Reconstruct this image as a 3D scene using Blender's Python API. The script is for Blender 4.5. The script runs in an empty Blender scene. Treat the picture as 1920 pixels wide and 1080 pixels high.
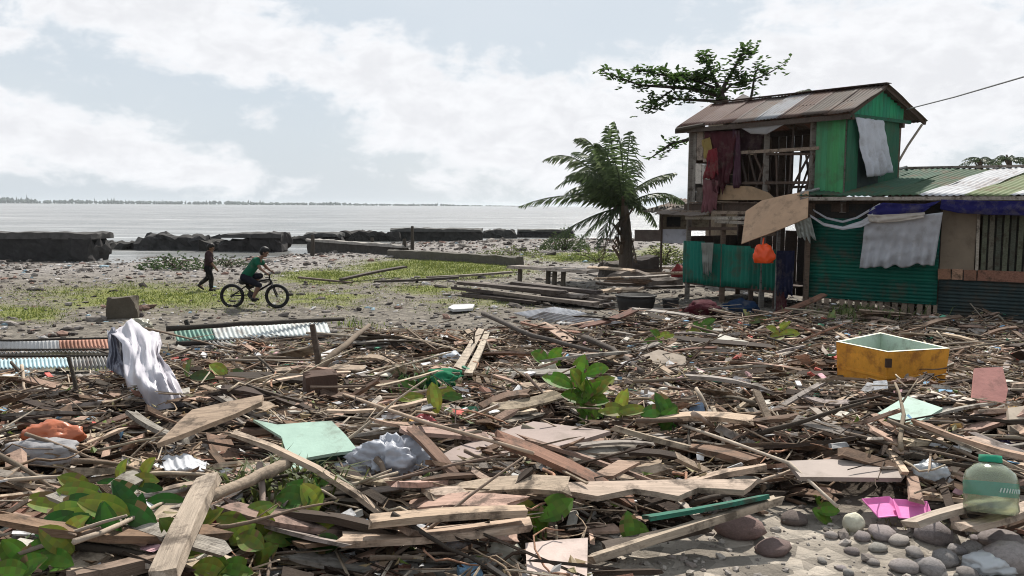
import bpy, math, random, bmesh
import numpy as np
from mathutils import Vector, Matrix, noise, Euler
random.seed(7)
rng = np.random.default_rng(11)
R = math.radians
sc = bpy.context.scene
COL = sc.collection

# ---------------------------------------------------------------- camera
CAMZ, F = 2.2, 1600.0                      # camera height (m), focal length in px of the 1920 px photo
PITCH, ROLL = 5.5, 0.36
CM = Matrix.Rotation(R(90 - PITCH), 3, 'X') @ Matrix.Rotation(R(ROLL), 3, 'Z')
cam = bpy.data.cameras.new('camera')
cam.sensor_width = 36; cam.lens = F / 1920 * 36
cam.clip_start = .05; cam.clip_end = 20000
camo = bpy.data.objects.new('camera', cam); COL.objects.link(camo)
camo.matrix_world = Matrix.Translation((0, 0, CAMZ)) @ CM.to_4x4()
sc.camera = camo

# ---------------------------------------------------------------- light
SUN_EL, SUN_AZ = 48, 16                    # azimuth clockwise from +Y (out to sea)
sun = bpy.data.lights.new('sun', 'SUN'); sun.energy = 5.0; sun.angle = R(1.2); sun.color = (1, .955, .88)
suno = bpy.data.objects.new('sun', sun); COL.objects.link(suno)
sd = Vector((math.sin(R(SUN_AZ)) * math.cos(R(SUN_EL)), math.cos(R(SUN_AZ)) * math.cos(R(SUN_EL)), math.sin(R(SUN_EL))))
suno.rotation_euler = sd.to_track_quat('Z', 'Y').to_euler()
vs = sc.view_settings
vs.view_transform = 'Standard'; vs.look = 'None'; vs.gamma = 1; vs.use_curve_mapping = False
vs.exposure = 0.42
sc.cycles.use_denoising = True; sc.cycles.filter_width = 1.05
sc.cycles.max_bounces = 6; sc.cycles.transparent_max_bounces = 12

wd = bpy.data.worlds.new('World'); sc.world = wd; wd.use_nodes = True
nt = wd.node_tree; nt.nodes.clear()
def N(t, kind, **k):
    n = t.nodes.new(kind)
    for a, b in k.items():
        if a.startswith('i_'):
            key = a[2:]; key = int(key) if key.isdigit() else key.replace('_', ' ')
            n.inputs[key].default_value = b
        else: setattr(n, a, b)
    return n
def mth(t, op, a, b=None, c=None, clamp=False):
    n = t.nodes.new('ShaderNodeMath'); n.operation = op; n.use_clamp = clamp
    for i, v in enumerate((a, b, c)):
        if v is None: continue
        if isinstance(v, (int, float)): n.inputs[i].default_value = v
        else: t.links.new(v, n.inputs[i])
    return n.outputs[0]
def mixc(t, fac, a, b, mode='MIX'):
    n = t.nodes.new('ShaderNodeMix'); n.data_type = 'RGBA'; n.blend_type = mode
    for s, v in ((n.inputs['Factor'], fac), (n.inputs['A'], a), (n.inputs['B'], b)):
        if isinstance(v, (int, float)): s.default_value = v
        elif isinstance(v, tuple): s.default_value = (*v[:3], 1)
        else: t.links.new(v, s)
    return n.outputs['Result']
def sstep(t, a, b, v):
    n = t.nodes.new('ShaderNodeMapRange'); n.interpolation_type = 'SMOOTHSTEP'
    n.inputs['From Min'].default_value = a; n.inputs['From Max'].default_value = b
    t.links.new(v, n.inputs['Value']); return n.outputs['Result']
sky = N(nt, 'ShaderNodeTexSky', sky_type='NISHITA', sun_disc=False, sun_elevation=R(SUN_EL), sun_rotation=R(SUN_AZ),
        air_density=1.0, dust_density=2.0, ozone_density=1.0)
tc = N(nt, 'ShaderNodeTexCoord')
sep = N(nt, 'ShaderNodeSeparateXYZ'); nt.links.new(tc.outputs['Generated'], sep.inputs[0])
az = mth(nt, 'ARCTAN2', sep.outputs[0], sep.outputs[1])
el = mth(nt, 'ARCSINE', sep.outputs[2])
cmb = N(nt, 'ShaderNodeCombineXYZ'); nt.links.new(az, cmb.inputs[0])
nt.links.new(mth(nt, 'MULTIPLY', el, 1.75), cmb.inputs[1])
def fbm(scale, detail, rough, off, dist=0.0):
    m = N(nt, 'ShaderNodeMapping'); m.inputs['Location'].default_value = off
    nt.links.new(cmb.outputs[0], m.inputs[0])
    n = N(nt, 'ShaderNodeTexNoise', i_Scale=scale, i_Detail=detail, i_Roughness=rough, i_Distortion=dist)
    nt.links.new(m.outputs[0], n.inputs['Vector']); return n.outputs['Fac']
puff = fbm(11.0, 10, .6, (3.1, 1.7, 0), .25)          # billowy cloud edges
broad = fbm(2.2, 4, .5, (7.7, 4.2, 0))               # banks and openings
fine = fbm(26.0, 8, .6, (1.3, 9.0, 0), .3)
def bank(px, py, ang, a, b):                          # an elongated bank of cumulus in az/el
    u0, v0 = math.atan((px - 960) / F), (386 - py) / F
    c, s = math.cos(ang), math.sin(ang)
    du, dv = mth(nt, 'SUBTRACT', az, u0), mth(nt, 'SUBTRACT', el, v0)
    x = mth(nt, 'ADD', mth(nt, 'MULTIPLY', du, c / a), mth(nt, 'MULTIPLY', dv, s / a))
    y = mth(nt, 'ADD', mth(nt, 'MULTIPLY', du, -s / b), mth(nt, 'MULTIPLY', dv, c / b))
    d = mth(nt, 'SQRT', mth(nt, 'ADD', mth(nt, 'MULTIPLY', x, x), mth(nt, 'MULTIPLY', y, y)))
    return mth(nt, 'SUBTRACT', 1.0, d)                # 1 at centre, 0 at the rim
banks = [bank(400, 85, -.24, .42, .055), bank(760, 165, -.3, .17, .05), bank(90, 272, -.22, .24, .040),
         bank(1050, 245, -.12, .32, .075), bank(1700, 175, .0, .30, .11), bank(-420, 160, .2, .22, .10)]
bm_ = banks[0]
for b in banks[1:]: bm_ = mth(nt, 'SMOOTH_MAX', bm_, b, .08)
bm_ = mth(nt, 'MAXIMUM', bm_, -.9)
wob = mth(nt, 'ADD', mth(nt, 'MULTIPLY', mth(nt, 'SUBTRACT', puff, .5), 2.5), mth(nt, 'MULTIPLY', mth(nt, 'SUBTRACT', fine, .5), .7))
dens = mth(nt, 'ADD', mth(nt, 'ADD', bm_, wob), mth(nt, 'MULTIPLY', mth(nt, 'SUBTRACT', broad, .45), 1.0))
mask = sstep(nt, -.12, .42, dens)
shade = sstep(nt, .0, 1.3, mth(nt, 'ADD', dens, mth(nt, 'MULTIPLY', mth(nt, 'SUBTRACT', fine, .5), 2.4)))
cloud = mixc(nt, shade, (8.6, 8.7, 8.95), (7.5, 7.6, 7.9))
veil = mixc(nt, sstep(nt, .35, .75, broad), (5.85, 6.5, 7.15), (6.6, 7.1, 7.55))   # thin high overcast in the gaps
clear = mixc(nt, .9, sky.outputs[0], veil)
skyc = mixc(nt, mask, clear, cloud)
bg = N(nt, 'ShaderNodeBackground', i_Strength=0.084); nt.links.new(skyc, bg.inputs[0])
out = N(nt, 'ShaderNodeOutputWorld'); nt.links.new(bg.outputs[0], out.inputs[0])

# ---------------------------------------------------------------- terrain height and pixel helpers
def sm(a, b, t):
    t = np.clip((t - a) / (b - a), 0, 1); return t * t * (3 - 2 * t)
def ratio(x, y): return x / np.maximum(y, 1.0)
def waterline(x, y):
    return np.interp(ratio(x, y), [-.9, -.62, -.47, -.28, -.2, -.13, 0, .2, .5, .9], [36, 37, 39, 42, 50, 58, 66, 72, 78, 82])
def debris_far(x, y):
    return np.interp(ratio(x, y), [-.9, -.54, -.47, -.42, -.38, -.21, -.17, 0, .12, .2, .9], [8.6, 8.9, 9.8, 11.4, 12.2, 12.8, 13.9, 14.2, 15.6, 17, 17])
def dmask(x, y):
    far = 1 - sm(-.9, .4, y - debris_far(x, y) + .35 * np.sin(x * 2.1 + 1) * np.cos(x * .7))
    r = ratio(x, y)
    bare = sm(.05, .12, r) * (1 - sm(4.25, 4.75, y + .25 * np.sin(x * 3)))
    return far * (1 - bare)
def hf(x, y):
    x = np.asarray(x, float); y = np.asarray(y, float)
    h = .55 * (1 - sm(4.5, 12.5, y))
    m = dmask(x, y)
    und = (np.sin(x * 2.3 + .8 * np.sin(y * 1.1)) * np.cos(y * 1.9 + .6 * np.sin(x * 1.7)) * .11
           + np.sin(x * 5.1 + y * 1.3 + 2) * np.cos(y * 4.3 - x * .9) * .06)
    h = h + und * m + .04 * m
    yw = waterline(x, y)
    h = h - .32 * sm(-14, 0, y - yw) - 2.2 * sm(0, 30, y - yw)
    h = h + .025 * np.sin(x * .9 + 1.3) * np.cos(y * .7) * sm(13, 18, y) + .012 * np.sin(x * 3.7 + y * 2.2) * np.sin(y * 3.1 - x)
    return h
def H(x, y): return float(hf(x, y))
def ray(px, py):
    return (CM @ Vector(((px - 960) / F, (540 - py) / F, -1))).normalized()
CAMP = Vector((0, 0, CAMZ))
def at(px, py, d):                        # point seen at that pixel, d metres out
    v = ray(px, py); return CAMP + v * (d / v.y)
def zp(px, py, z):                        # point seen at that pixel, at height z
    v = ray(px, py); return CAMP + v * ((z - CAMZ) / v.z)
def G(px, py, lift=0.0):                  # point seen at that pixel, on the ground (+lift)
    v = ray(px, py); t = 1.5; prev = t
    while t < 150:
        p = CAMP + v * t
        if p.z <= H(p.x, p.y) + lift: break
        prev = t; t *= 1.03
    a, b = prev, t
    for _ in range(18):
        c = (a + b) / 2; p = CAMP + v * c
        if p.z <= H(p.x, p.y) + lift: b = c
        else: a = c
    return CAMP + v * b

# ---------------------------------------------------------------- materials
MATS = {}
def mat(name, col=(.5, .5, .5), rough=.85, var=.3, scale=5, bump=.25, bscale=40, metal=0.0, spec=.25, src='rgb',
        stretch=(1, 1, 1), dirt=0.0, dirtcol=(.06, .045, .03), dscale=2.0, trans=0.0, alpha=1.0, thin=0.0, grainy=None):
    """src: rgb | obj (object colour) | attr (per-face colour)"""
    if name in MATS: return MATS[name]
    m = bpy.data.materials.new(name); m.use_nodes = True; t = m.node_tree
    p = t.nodes['Principled BSDF']
    tcn = N(t, 'ShaderNodeTexCoord'); mp = N(t, 'ShaderNodeMapping'); mp.inputs['Scale'].default_value = stretch
    t.links.new(tcn.outputs['Object'], mp.inputs[0])
    vec = mp.outputs[0]
    if src == 'rgb': base = N(t, 'ShaderNodeRGB'); base.outputs[0].default_value = (*col, 1); base = base.outputs[0]
    elif src == 'obj': base = N(t, 'ShaderNodeObjectInfo').outputs['Color']
    else: base = N(t, 'ShaderNodeAttribute', attribute_name='Col').outputs['Color']
    n1 = N(t, 'ShaderNodeTexNoise', i_Scale=scale, i_Detail=6, i_Roughness=.65); t.links.new(vec, n1.inputs['Vector'])
    f = mth(t, 'MULTIPLY_ADD', mth(t, 'SUBTRACT', n1.outputs['Fac'], .5), var * 3.2, 1.0)
    f = mth(t, 'MAXIMUM', f, .12)
    cc = N(t, 'ShaderNodeCombineXYZ')
    for i in range(3): t.links.new(f, cc.inputs[i])
    c = mixc(t, 1.0, base, cc.outputs[0], 'MULTIPLY')
    if dirt > 0:
        n3 = N(t, 'ShaderNodeTexNoise', i_Scale=dscale, i_Detail=8, i_Roughness=.7); t.links.new(tcn.outputs['Object'], n3.inputs['Vector'])
        df = mth(t, 'MULTIPLY', sstep(t, .48, .66, n3.outputs['Fac']), dirt)
        c = mixc(t, df, c, dirtcol)
    t.links.new(c, p.inputs['Base Color'])
    p.inputs['Roughness'].default_value = rough; p.inputs['Metallic'].default_value = metal
    p.inputs['Specular IOR Level'].default_value = spec
    p.inputs['Transmission Weight'].default_value = trans; p.inputs['Alpha'].default_value = alpha
    if bump > 0:
        n2 = N(t, 'ShaderNodeTexNoise', i_Scale=bscale, i_Detail=4, i_Roughness=.6); t.links.new(vec, n2.inputs['Vector'])
        b = N(t, 'ShaderNodeBump', i_Strength=bump, i_Distance=.01); t.links.new(n2.outputs['Fac'], b.inputs['Height'])
        t.links.new(b.outputs[0], p.inputs['Normal'])
    if thin > 0:                                     # light through leaf or cloth
        o = t.nodes['Material Output']; tr = N(t, 'ShaderNodeBsdfTranslucent'); t.links.new(c, tr.inputs[0])
        mx = N(t, 'ShaderNodeMixShader', i_0=thin); t.links.new(p.outputs[0], mx.inputs[1]); t.links.new(tr.outputs[0], mx.inputs[2])
        t.links.new(mx.outputs[0], o.inputs[0])
    MATS[name] = m; return m
WOOD = mat('wood', src='obj', var=.48, scale=3, stretch=(1.2, 16, 16), bump=.5, bscale=14, dirt=.78, dirtcol=(.05, .036, .026), dscale=7)
SHEET = mat('sheet', src='obj', var=.2, scale=3, bump=.2, bscale=25, dirt=.45, dirtcol=(.10, .075, .05), dscale=3.5, rough=.7)
TIN = mat('tin', src='obj', var=.22, scale=3, bump=.15, bscale=20, dirt=.6, dirtcol=(.12, .055, .03), dscale=1.7, rough=.75, spec=.12)
CLEAN = mat('paint', src='obj', var=.22, scale=5, bump=.2, bscale=30, rough=.7, dirt=.35, dirtcol=(.09, .07, .05), dscale=7)
PAINTW = mat('painted_board', src='obj', var=.35, scale=2, stretch=(7, 7, .5), bump=.4, bscale=12, rough=.75, dirt=.45, dirtcol=(.06, .075, .045), dscale=3)
PTIN = mat('painted_tin', src='obj', var=.3, scale=1.6, stretch=(3, 3, .6), bump=.2, bscale=14, rough=.7, spec=.15, dirt=.6, dirtcol=(.07, .05, .035), dscale=2.6)
CLOTH = mat('cloth', src='obj', var=.18, scale=6, bump=.35, bscale=60, rough=.9, thin=.42, dirt=.4, dirtcol=(.2, .17, .14), dscale=3)
PLASTIC = mat('plastic_film', src='obj', var=.12, scale=6, bump=.25, bscale=30, rough=.38, spec=.5, thin=.2)
STONE = mat('stone', src='obj', var=.3, scale=7, bump=.6, bscale=18, rough=.9, dirt=.35, dirtcol=(.08, .065, .05), dscale=3)
DARK = mat('dark_stone', src='obj', var=.5, scale=4, bump=.9, bscale=5, rough=.9)
BARK = mat('bark', src='obj', var=.35, scale=5, bump=.8, bscale=22, rough=.95, stretch=(1, 1, .4))
LEAF = mat('leaf', src='obj', var=.35, scale=9, bump=.25, bscale=30, rough=.5, spec=.35, thin=.5)
LEAFA = mat('leaf_litter', src='attr', var=.25, scale=9, bump=0, rough=.6, thin=.25)
BITS = mat('litter', src='attr', var=.5, scale=16, bump=.5, bscale=70, rough=.95, dirt=.55, dirtcol=(.055, .04, .03), dscale=7)
RUBBER = mat('rubber', src='obj', var=.2, scale=8, bump=.2, rough=.6)
SKIN = mat('skin', src='obj', var=.08, bump=0, rough=.55)
HAIR = mat('hair', src='obj', var=.3, scale=30, bump=.4, bscale=90, rough=.6)
METAL = mat('metal', src='obj', var=.1, bump=0, rough=.35, metal=.7)

# ---------------------------------------------------------------- object helpers
def props(o, label=None, cat=None, group=None, kind=None):
    for k, v in (('label', label), ('category', cat), ('group', group), ('kind', kind)):
        if v: o[k] = v
    return o
def put(o, parent=None):
    COL.objects.link(o)
    if parent is not None:
        o.parent = parent; o.matrix_parent_inverse = Matrix.Translation(-parent.location)
    return o
def thing(name, label, cat, loc=(0, 0, 0), group=None):
    o = bpy.data.objects.new(name, None); o.empty_display_size = .1; o.location = loc; COL.objects.link(o)
    return props(o, label, cat, group)
def mesh(name, v, f, m, smooth=False, fcol=None):
    me = bpy.data.meshes.new(name); me.from_pydata([tuple(q) for q in v], [], f); me.materials.append(m)
    if smooth: me.polygons.foreach_set('use_smooth', [True] * len(me.polygons))
    if fcol is not None:
        a = me.attributes.new('Col', 'FLOAT_COLOR', 'FACE'); a.data.foreach_set('color', np.asarray(fcol, np.float32).ravel())
    me.update(); return me
def ob(name, me, col=None, parent=None, mw=None):
    o = bpy.data.objects.new(name, me)
    if col is not None: o.color = (*col[:3], 1)
    if mw is not None: o.matrix_world = mw
    return put(o, parent)
class MB:
    def __init__(s): s.v = []; s.f = []
    def add(s, v, f):
        b = len(s.v); s.v += [Vector(q) for q in v]; s.f += [tuple(b + i for i in q) for q in f]; return s
    def box(s, c, size, rot=None):
        c = Vector(c); hx, hy, hz = (q / 2 for q in size)
        vs_ = [Vector((x, y, z)) for x in (-hx, hx) for y in (-hy, hy) for z in (-hz, hz)]
        if rot is not None: vs_ = [rot @ q for q in vs_]
        return s.add([c + q for q in vs_], [(0, 1, 3, 2), (4, 6, 7, 5), (0, 4, 5, 1), (2, 3, 7, 6), (0, 2, 6, 4), (1, 5, 7, 3)])
    def bar(s, a, b, w, h, up=(0, 0, 1)):
        a, b = Vector(a), Vector(b); x = (b - a).normalized(); up = Vector(up)
        if abs(x.dot(up)) > .95: up = Vector((0, 1, 0)) if abs(x.y) < .9 else Vector((1, 0, 0))
        y = up.cross(x).normalized(); z = x.cross(y)
        vs_ = [p + y * (sy * w / 2) + z * (sz * h / 2) for p in (a, b) for sy in (-1, 1) for sz in (-1, 1)]
        return s.add(vs_, [(0, 1, 3, 2), (4, 6, 7, 5), (0, 4, 5, 1), (2, 3, 7, 6), (0, 2, 6, 4), (1, 5, 7, 3)])
    def tube(s, pts, rad, n=8, cap=True):
        pts = [Vector(p) for p in pts]
        if isinstance(rad, (int, float)): rad = [rad] * len(pts)
        vs_ = []; ref = None
        for i, p in enumerate(pts):
            d = (pts[min(i + 1, len(pts) - 1)] - pts[max(i - 1, 0)])
            d = d.normalized() if d.length > 1e-9 else Vector((0, 0, 1))
            if ref is None:
                ref = Vector((0, 0, 1)) if abs(d.z) < .9 else Vector((1, 0, 0))
            y = (ref - d * ref.dot(d)).normalized(); x = y.cross(d); ref = y
            vs_ += [p + (x * math.cos(2 * math.pi * k / n) + y * math.sin(2 * math.pi * k / n)) * rad[i] for k in range(n)]
        fs = [(i * n + k, i * n + (k + 1) % n, (i + 1) * n + (k + 1) % n, (i + 1) * n + k) for i in range(len(pts) - 1) for k in range(n)]
        if cap: fs += [tuple(reversed(range(n))), tuple((len(pts) - 1) * n + k for k in range(n))]
        return s.add(vs_, fs)
    def lathe(s, c, prof, n=20, rot=None):
        c = Vector(c); vs_ = []
        for r, z in prof:
            for k in range(n):
                a = 2 * math.pi * k / n; q = Vector((r * math.cos(a), r * math.sin(a), z))
                vs_.append(c + (rot @ q if rot is not None else q))
        fs = [(i * n + k, i * n + (k + 1) % n, (i + 1) * n + (k + 1) % n, (i + 1) * n + k) for i in range(len(prof) - 1) for k in range(n)]
        return s.add(vs_, fs)
    def grid(s, fn, nu, nv, close=False):
        vs_ = [fn(i / nu, j / nv) for j in range(nv + 1) for i in range(nu + 1)]
        return s.add(vs_, [(j * (nu + 1) + i, j * (nu + 1) + i + 1, (j + 1) * (nu + 1) + i + 1, (j + 1) * (nu + 1) + i) for j in range(nv) for i in range(nu)])
    def build(s, name, m, col=None, parent=None, smooth=False): return ob(name, mesh(name, s.v, s.f, m, smooth), col, parent)
def solid(o, t, off=0.0):
    md = o.modifiers.new('thickness', 'SOLIDIFY'); md.thickness = t; md.offset = off; return o
def jit(c, a=.75, b=1.25):
    k = random.uniform(a, b); return [q * k * random.uniform(.96, 1.04) for q in c]
def nz(x, y, z=0.0): return noise.noise(Vector((x, y, z)))
def poly_slab(name, pts, thick, m, col, parent=None, up=None):
    """closed slab with an outline given as 3-D points (top face), extruded down its normal"""
    pts = [Vector(p) for p in pts]; c = sum(pts, Vector()) / len(pts); n = Vector()
    for i in range(len(pts)): n += (pts[i] - c).cross(pts[(i + 1) % len(pts)] - c)
    n.normalize()
    if n.dot(up or Vector((0, -.3, 1))) < 0: pts.reverse(); n = -n
    k = len(pts)
    v = pts + [p - n * thick for p in pts]
    f = [tuple(range(k)), tuple(reversed(range(k, 2 * k)))] + [(i, k + i, k + (i + 1) % k, (i + 1) % k) for i in range(k)]
    return ob(name, mesh(name, v, f, m), col, parent)
def quad_grid(c, nu, nv, amp=0.0, fr=2.0, seed=0.0, wav=0, wamp=0.0, nrm=None):
    """bilinear patch through corners c00,c10,c11,c01 with noise bumps and corrugation across u"""
    c00, c10, c11, c01 = (Vector(q) for q in c)
    n = (c10 - c00).cross(c01 - c00).normalized() if nrm is None else Vector(nrm)
    Lu, Lv = (c10 - c00).length, (c01 - c00).length
    def fn(u, v):
        p = c00.lerp(c10, u).lerp(c01.lerp(c11, u), v)
        d = amp * nz(u * Lu * fr + seed, v * Lv * fr, seed * 1.7) + (wamp * math.sin(u * wav * 2 * math.pi) if wav else 0)
        return p + n * d
    return MB().grid(fn, nu, nv)
def corr(name, c, waves, col, parent=None, wamp=.012, amp=.02, thick=.004, m=None, nv=6, seed=1.0):
    o = quad_grid(c, int(waves * 6), nv, amp, 1.3, seed, waves, wamp).build(name, m or TIN, col, parent, True)
    return solid(o, thick)
def cloth(name, c, col, parent=None, nu=18, nv=18, amp=.05, fr=3.0, seed=1.0, m=None, hem=0.0, fold=0.0, folds=5):
    c00, c10, c11, c01 = (Vector(q) for q in c); n = (c10 - c00).cross(c01 - c00).normalized()
    def fn(u, v):
        p = c00.lerp(c10, u).lerp(c01.lerp(c11, u), v)
        p += n * (amp * (nz(u * fr + seed, v * fr, seed) + .5 * nz(u * fr * 2.7, v * fr * 2.7 + seed, 3)))
        p += n * fold * v * math.sin(u * folds * 6.283 + 2 * nz(u * 2, v * 2 + seed, 5))
        e = hem * nz(u * 6 + seed, 1.5 + seed) * v
        return p + (c01 - c00).normalized() * e
    o = MB().grid(fn, nu, nv).build(name, m or CLOTH, col, parent, True)
    return solid(o, .004)
def crumple(name, c, size, col, m=None, parent=None, seed=0.0, sub=4, rough=.45, rotz=0.0, fr=1.6):
    bm = bmesh.new(); bmesh.ops.create_icosphere(bm, subdivisions=sub, radius=1)
    rz = Matrix.Rotation(rotz, 3, 'Z'); c = Vector(c)
    for v in bm.verts:
        p = v.co * fr + Vector((seed * 3.1, seed * 1.3, seed))
        k = 1 + rough * (.8 * noise.noise(p) + .35 * (.7 - 2 * abs(noise.noise(p * 2.1))) + .22 * (.5 - 2 * abs(noise.noise(p * 4.7))))
        q = v.co * max(k, .25)
        q.z = max(q.z, -.55)
        v.co = c + rz @ Vector((q.x * size[0], q.y * size[1], (q.z + .5) * size[2]))
    me = bpy.data.meshes.new(name); bm.to_mesh(me); bm.free(); me.materials.append(m or PLASTIC)
    me.polygons.foreach_set('use_smooth', [True] * len(me.polygons))
    return ob(name, me, col, parent)
def rock_mesh(seed, sub=2, amp=.28):
    bm = bmesh.new(); bmesh.ops.create_icosphere(bm, subdivisions=sub, radius=1)
    for v in bm.verts:
        v.co *= 1 + amp * noise.noise(v.co * 1.1 + Vector((seed * 5.3, seed, 0))) + .1 * noise.noise(v.co * 3 + Vector((0, seed * 2, 0)))
    me = bpy.data.meshes.new('stone'); bm.to_mesh(me); bm.free(); me.materials.append(STONE)
    me.polygons.foreach_set('use_smooth', [True] * len(me.polygons)); return me
def np_mesh(name, V, Fq, m, cols=None):
    """large mesh from numpy: V (n,3), Fq (k,3 or 4)"""
    me = bpy.data.meshes.new(name); k, w = Fq.shape
    me.vertices.add(len(V)); me.vertices.foreach_set('co', V.astype(np.float32).ravel())
    me.loops.add(k * w); me.loops.foreach_set('vertex_index', Fq.astype(np.int32).ravel())
    me.polygons.add(k); me.polygons.foreach_set('loop_start', np.arange(0, k * w, w, dtype=np.int32))
    me.polygons.foreach_set('loop_total', np.full(k, w, dtype=np.int32))
    if cols is not None:
        a = me.attributes.new('Col', 'FLOAT_COLOR', 'FACE'); a.data.foreach_set('color', cols.astype(np.float32).ravel())
    me.materials.append(m); me.update(calc_edges=True); me.shade_flat(); return me
def rotm(h, p, r):
    """heading, pitch, roll arrays -> (n,3,3)"""
    ch, sh, cp, sp, cr, sr = np.cos(h), np.sin(h), np.cos(p), np.sin(p), np.cos(r), np.sin(r)
    X = np.stack([ch * cp, sh * cp, sp], -1)
    Y0 = np.stack([-sh, ch, 0 * h], -1); Z0 = np.cross(X, Y0)
    Y = Y0 * cr[:, None] + Z0 * sr[:, None]; Z = np.cross(X, Y)
    return np.stack([X, Y, Z], -1)
def np_boxes(name, C, S, Rm, cols, m):
    n = len(C)
    u = np.array([(x, y, z) for x in (-.5, .5) for y in (-.5, .5) for z in (-.5, .5)])
    L = u[None] * S[:, None, :]
    L[:, :, 1] *= 1 + rng.uniform(-.45, .15, (n, 8)); L[:, :, 0] *= 1 + rng.uniform(-.2, .1, (n, 8))
    V = np.einsum('nij,nkj->nki', Rm, L) + C[:, None, :]
    f = np.array([(0, 1, 3, 2), (4, 6, 7, 5), (0, 4, 5, 1), (2, 3, 7, 6), (0, 2, 6, 4), (1, 5, 7, 3)])
    Fq = (f[None] + (np.arange(n) * 8)[:, None, None]).reshape(-1, 4)
    cc = np.repeat(np.concatenate([cols, np.ones((n, 1))], 1), 6, 0)
    return np_mesh(name, V.reshape(-1, 3), Fq, m, cc)

def np_rocks(name, C, S, Rm, cols, m):
    """many small angular stones: jittered icospheres in one mesh"""
    bm = bmesh.new(); bmesh.ops.create_icosphere(bm, subdivisions=1, radius=.6)
    iv = np.array([v.co[:] for v in bm.verts]); fi = np.array([[v.index for v in f.verts] for f in bm.faces]); bm.free(); n = len(C)
    LL = iv[None] * S[:, None, :] * rng.uniform(.72, 1.2, (n, len(iv), 1))
    V = np.einsum('nij,nkj->nki', Rm, LL) + C[:, None, :]
    return np_mesh(name, V.reshape(-1, 3), (fi[None] + (np.arange(n) * len(iv))[:, None, None]).reshape(-1, 3), m, np.repeat(np.concatenate([cols, np.ones((n, 1))], 1), len(fi), 0))

# ================================================================ SETTING
ZONES = [(825, 505, 190, 22, 1.25), (615, 522, 120, 18, 1.0), (790, 545, 130, 14, .7), (300, 562, 330, 32, .8), (40, 592, 110, 24, .85),
         (600, 562, 160, 24, .65), (1090, 482, 170, 13, .8), (1235, 470, 80, 13, .7), (690, 622, 120, 16, .35), (110, 705, 150, 18, .5),
         (880, 570, 190, 24, .5), (640, 600, 80, 10, .35), (420, 590, 200, 12, .35)]
def topix(x, y):
    yy = np.maximum(y, .5)
    return 960 + F * x / yy, 386 + F * CAMZ / yy
def grassy(x, y):
    px, py = topix(x, y); g = np.zeros_like(px)
    for cx, cy, a, b, s in ZONES:
        g = np.maximum(g, s * np.exp(-(((px - cx) / a) ** 2 + ((py - cy) / b) ** 2) * 1.1))
    side = .45 * sm(900, 1500, np.abs(px - 960)) * sm(12, 16, y) * (1 - sm(28, 34, y))
    return np.maximum(g, side) * (1 - dmask(x, y)) * (1 - sm(-9, -4, y - waterline(x, y)))

def axis(a, b, fine0, fine1, step, grow):
    out = [fine0]
    while out[-1] < fine1: out.append(out[-1] + step)
    s = step
    while out[-1] < b: s *= grow; out.append(out[-1] + s)
    s = step; left = [fine0]
    while left[-1] > a: s *= grow; left.append(left[-1] - s)
    return np.array(left[:0:-1] + out)
gx = axis(-700, 700, -8, 9, .075, 1.06); gy = axis(-300, 400, 2.5, 15, .075, 1.045)
GX, GY = np.meshgrid(gx, gy); GZ = hf(GX, GY)
GZ = np.where(GY < 1.0, np.minimum(GZ, .6), GZ)
nx, ny = len(gx), len(gy)
idx = np.arange(nx * ny).reshape(ny, nx)
FQ = np.stack([idx[:-1, :-1], idx[:-1, 1:], idx[1:, 1:], idx[1:, :-1]], -1).reshape(-1, 4)
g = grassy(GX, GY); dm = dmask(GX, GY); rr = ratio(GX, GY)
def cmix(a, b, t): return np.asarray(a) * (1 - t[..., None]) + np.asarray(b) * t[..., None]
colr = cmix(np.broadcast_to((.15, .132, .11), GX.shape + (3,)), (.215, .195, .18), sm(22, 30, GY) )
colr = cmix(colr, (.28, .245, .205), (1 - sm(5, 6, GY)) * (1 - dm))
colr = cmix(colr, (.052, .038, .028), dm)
wet = sm(-5, -1, GY - waterline(GX, GY)); colr = cmix(colr, (.075, .065, .055), wet)
gm = bpy.data.materials.new('ground'); gm.use_nodes = True; t = gm.node_tree; p = t.nodes['Principled BSDF']
a1 = N(t, 'ShaderNodeAttribute', attribute_name='Col').outputs['Color']; a2 = N(t, 'ShaderNodeAttribute', attribute_name='Grass').outputs['Fac']
tcn = N(t, 'ShaderNodeTexCoord').outputs['Object']
def tn(scale, det=6, ro=.65):
    n = N(t, 'ShaderNodeTexNoise', i_Scale=scale, i_Detail=det, i_Roughness=ro); t.links.new(tcn, n.inputs['Vector']); return n.outputs['Fac']
v = N(t, 'ShaderNodeTexVoronoi', i_Scale=9.0, i_Randomness=1.0); t.links.new(tcn, v.inputs['Vector'])
scx = N(t, 'ShaderNodeSeparateColor'); t.links.new(v.outputs['Color'], scx.inputs[0])
br = mth(t, 'MULTIPLY', mth(t, 'MULTIPLY_ADD', scx.outputs[0], .8, .6), mth(t, 'MULTIPLY_ADD', mth(t, 'SUBTRACT', tn(2.2), .5), 1.6, 1.0))
ccx = N(t, 'ShaderNodeCombineXYZ')
for i in range(3): t.links.new(br, ccx.inputs[i])
c1 = mixc(t, 1.0, a1, ccx.outputs[0], 'MULTIPLY')
gf = sstep(t, .24, .56, mth(t, 'ADD', mth(t, 'MULTIPLY', a2, .75), mth(t, 'MULTIPLY', mth(t, 'SUBTRACT', tn(1.1, 9, .75), .5), 1.1)))
gc = mixc(t, sstep(t, .35, .65, tn(3.1)), (.12, .135, .035), (.19, .205, .045))
c1 = mixc(t, mth(t, 'MULTIPLY', gf, .9), c1, gc)
t.links.new(c1, p.inputs['Base Color']); p.inputs['Roughness'].default_value = .95; p.inputs['Specular IOR Level'].default_value = .15
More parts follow.
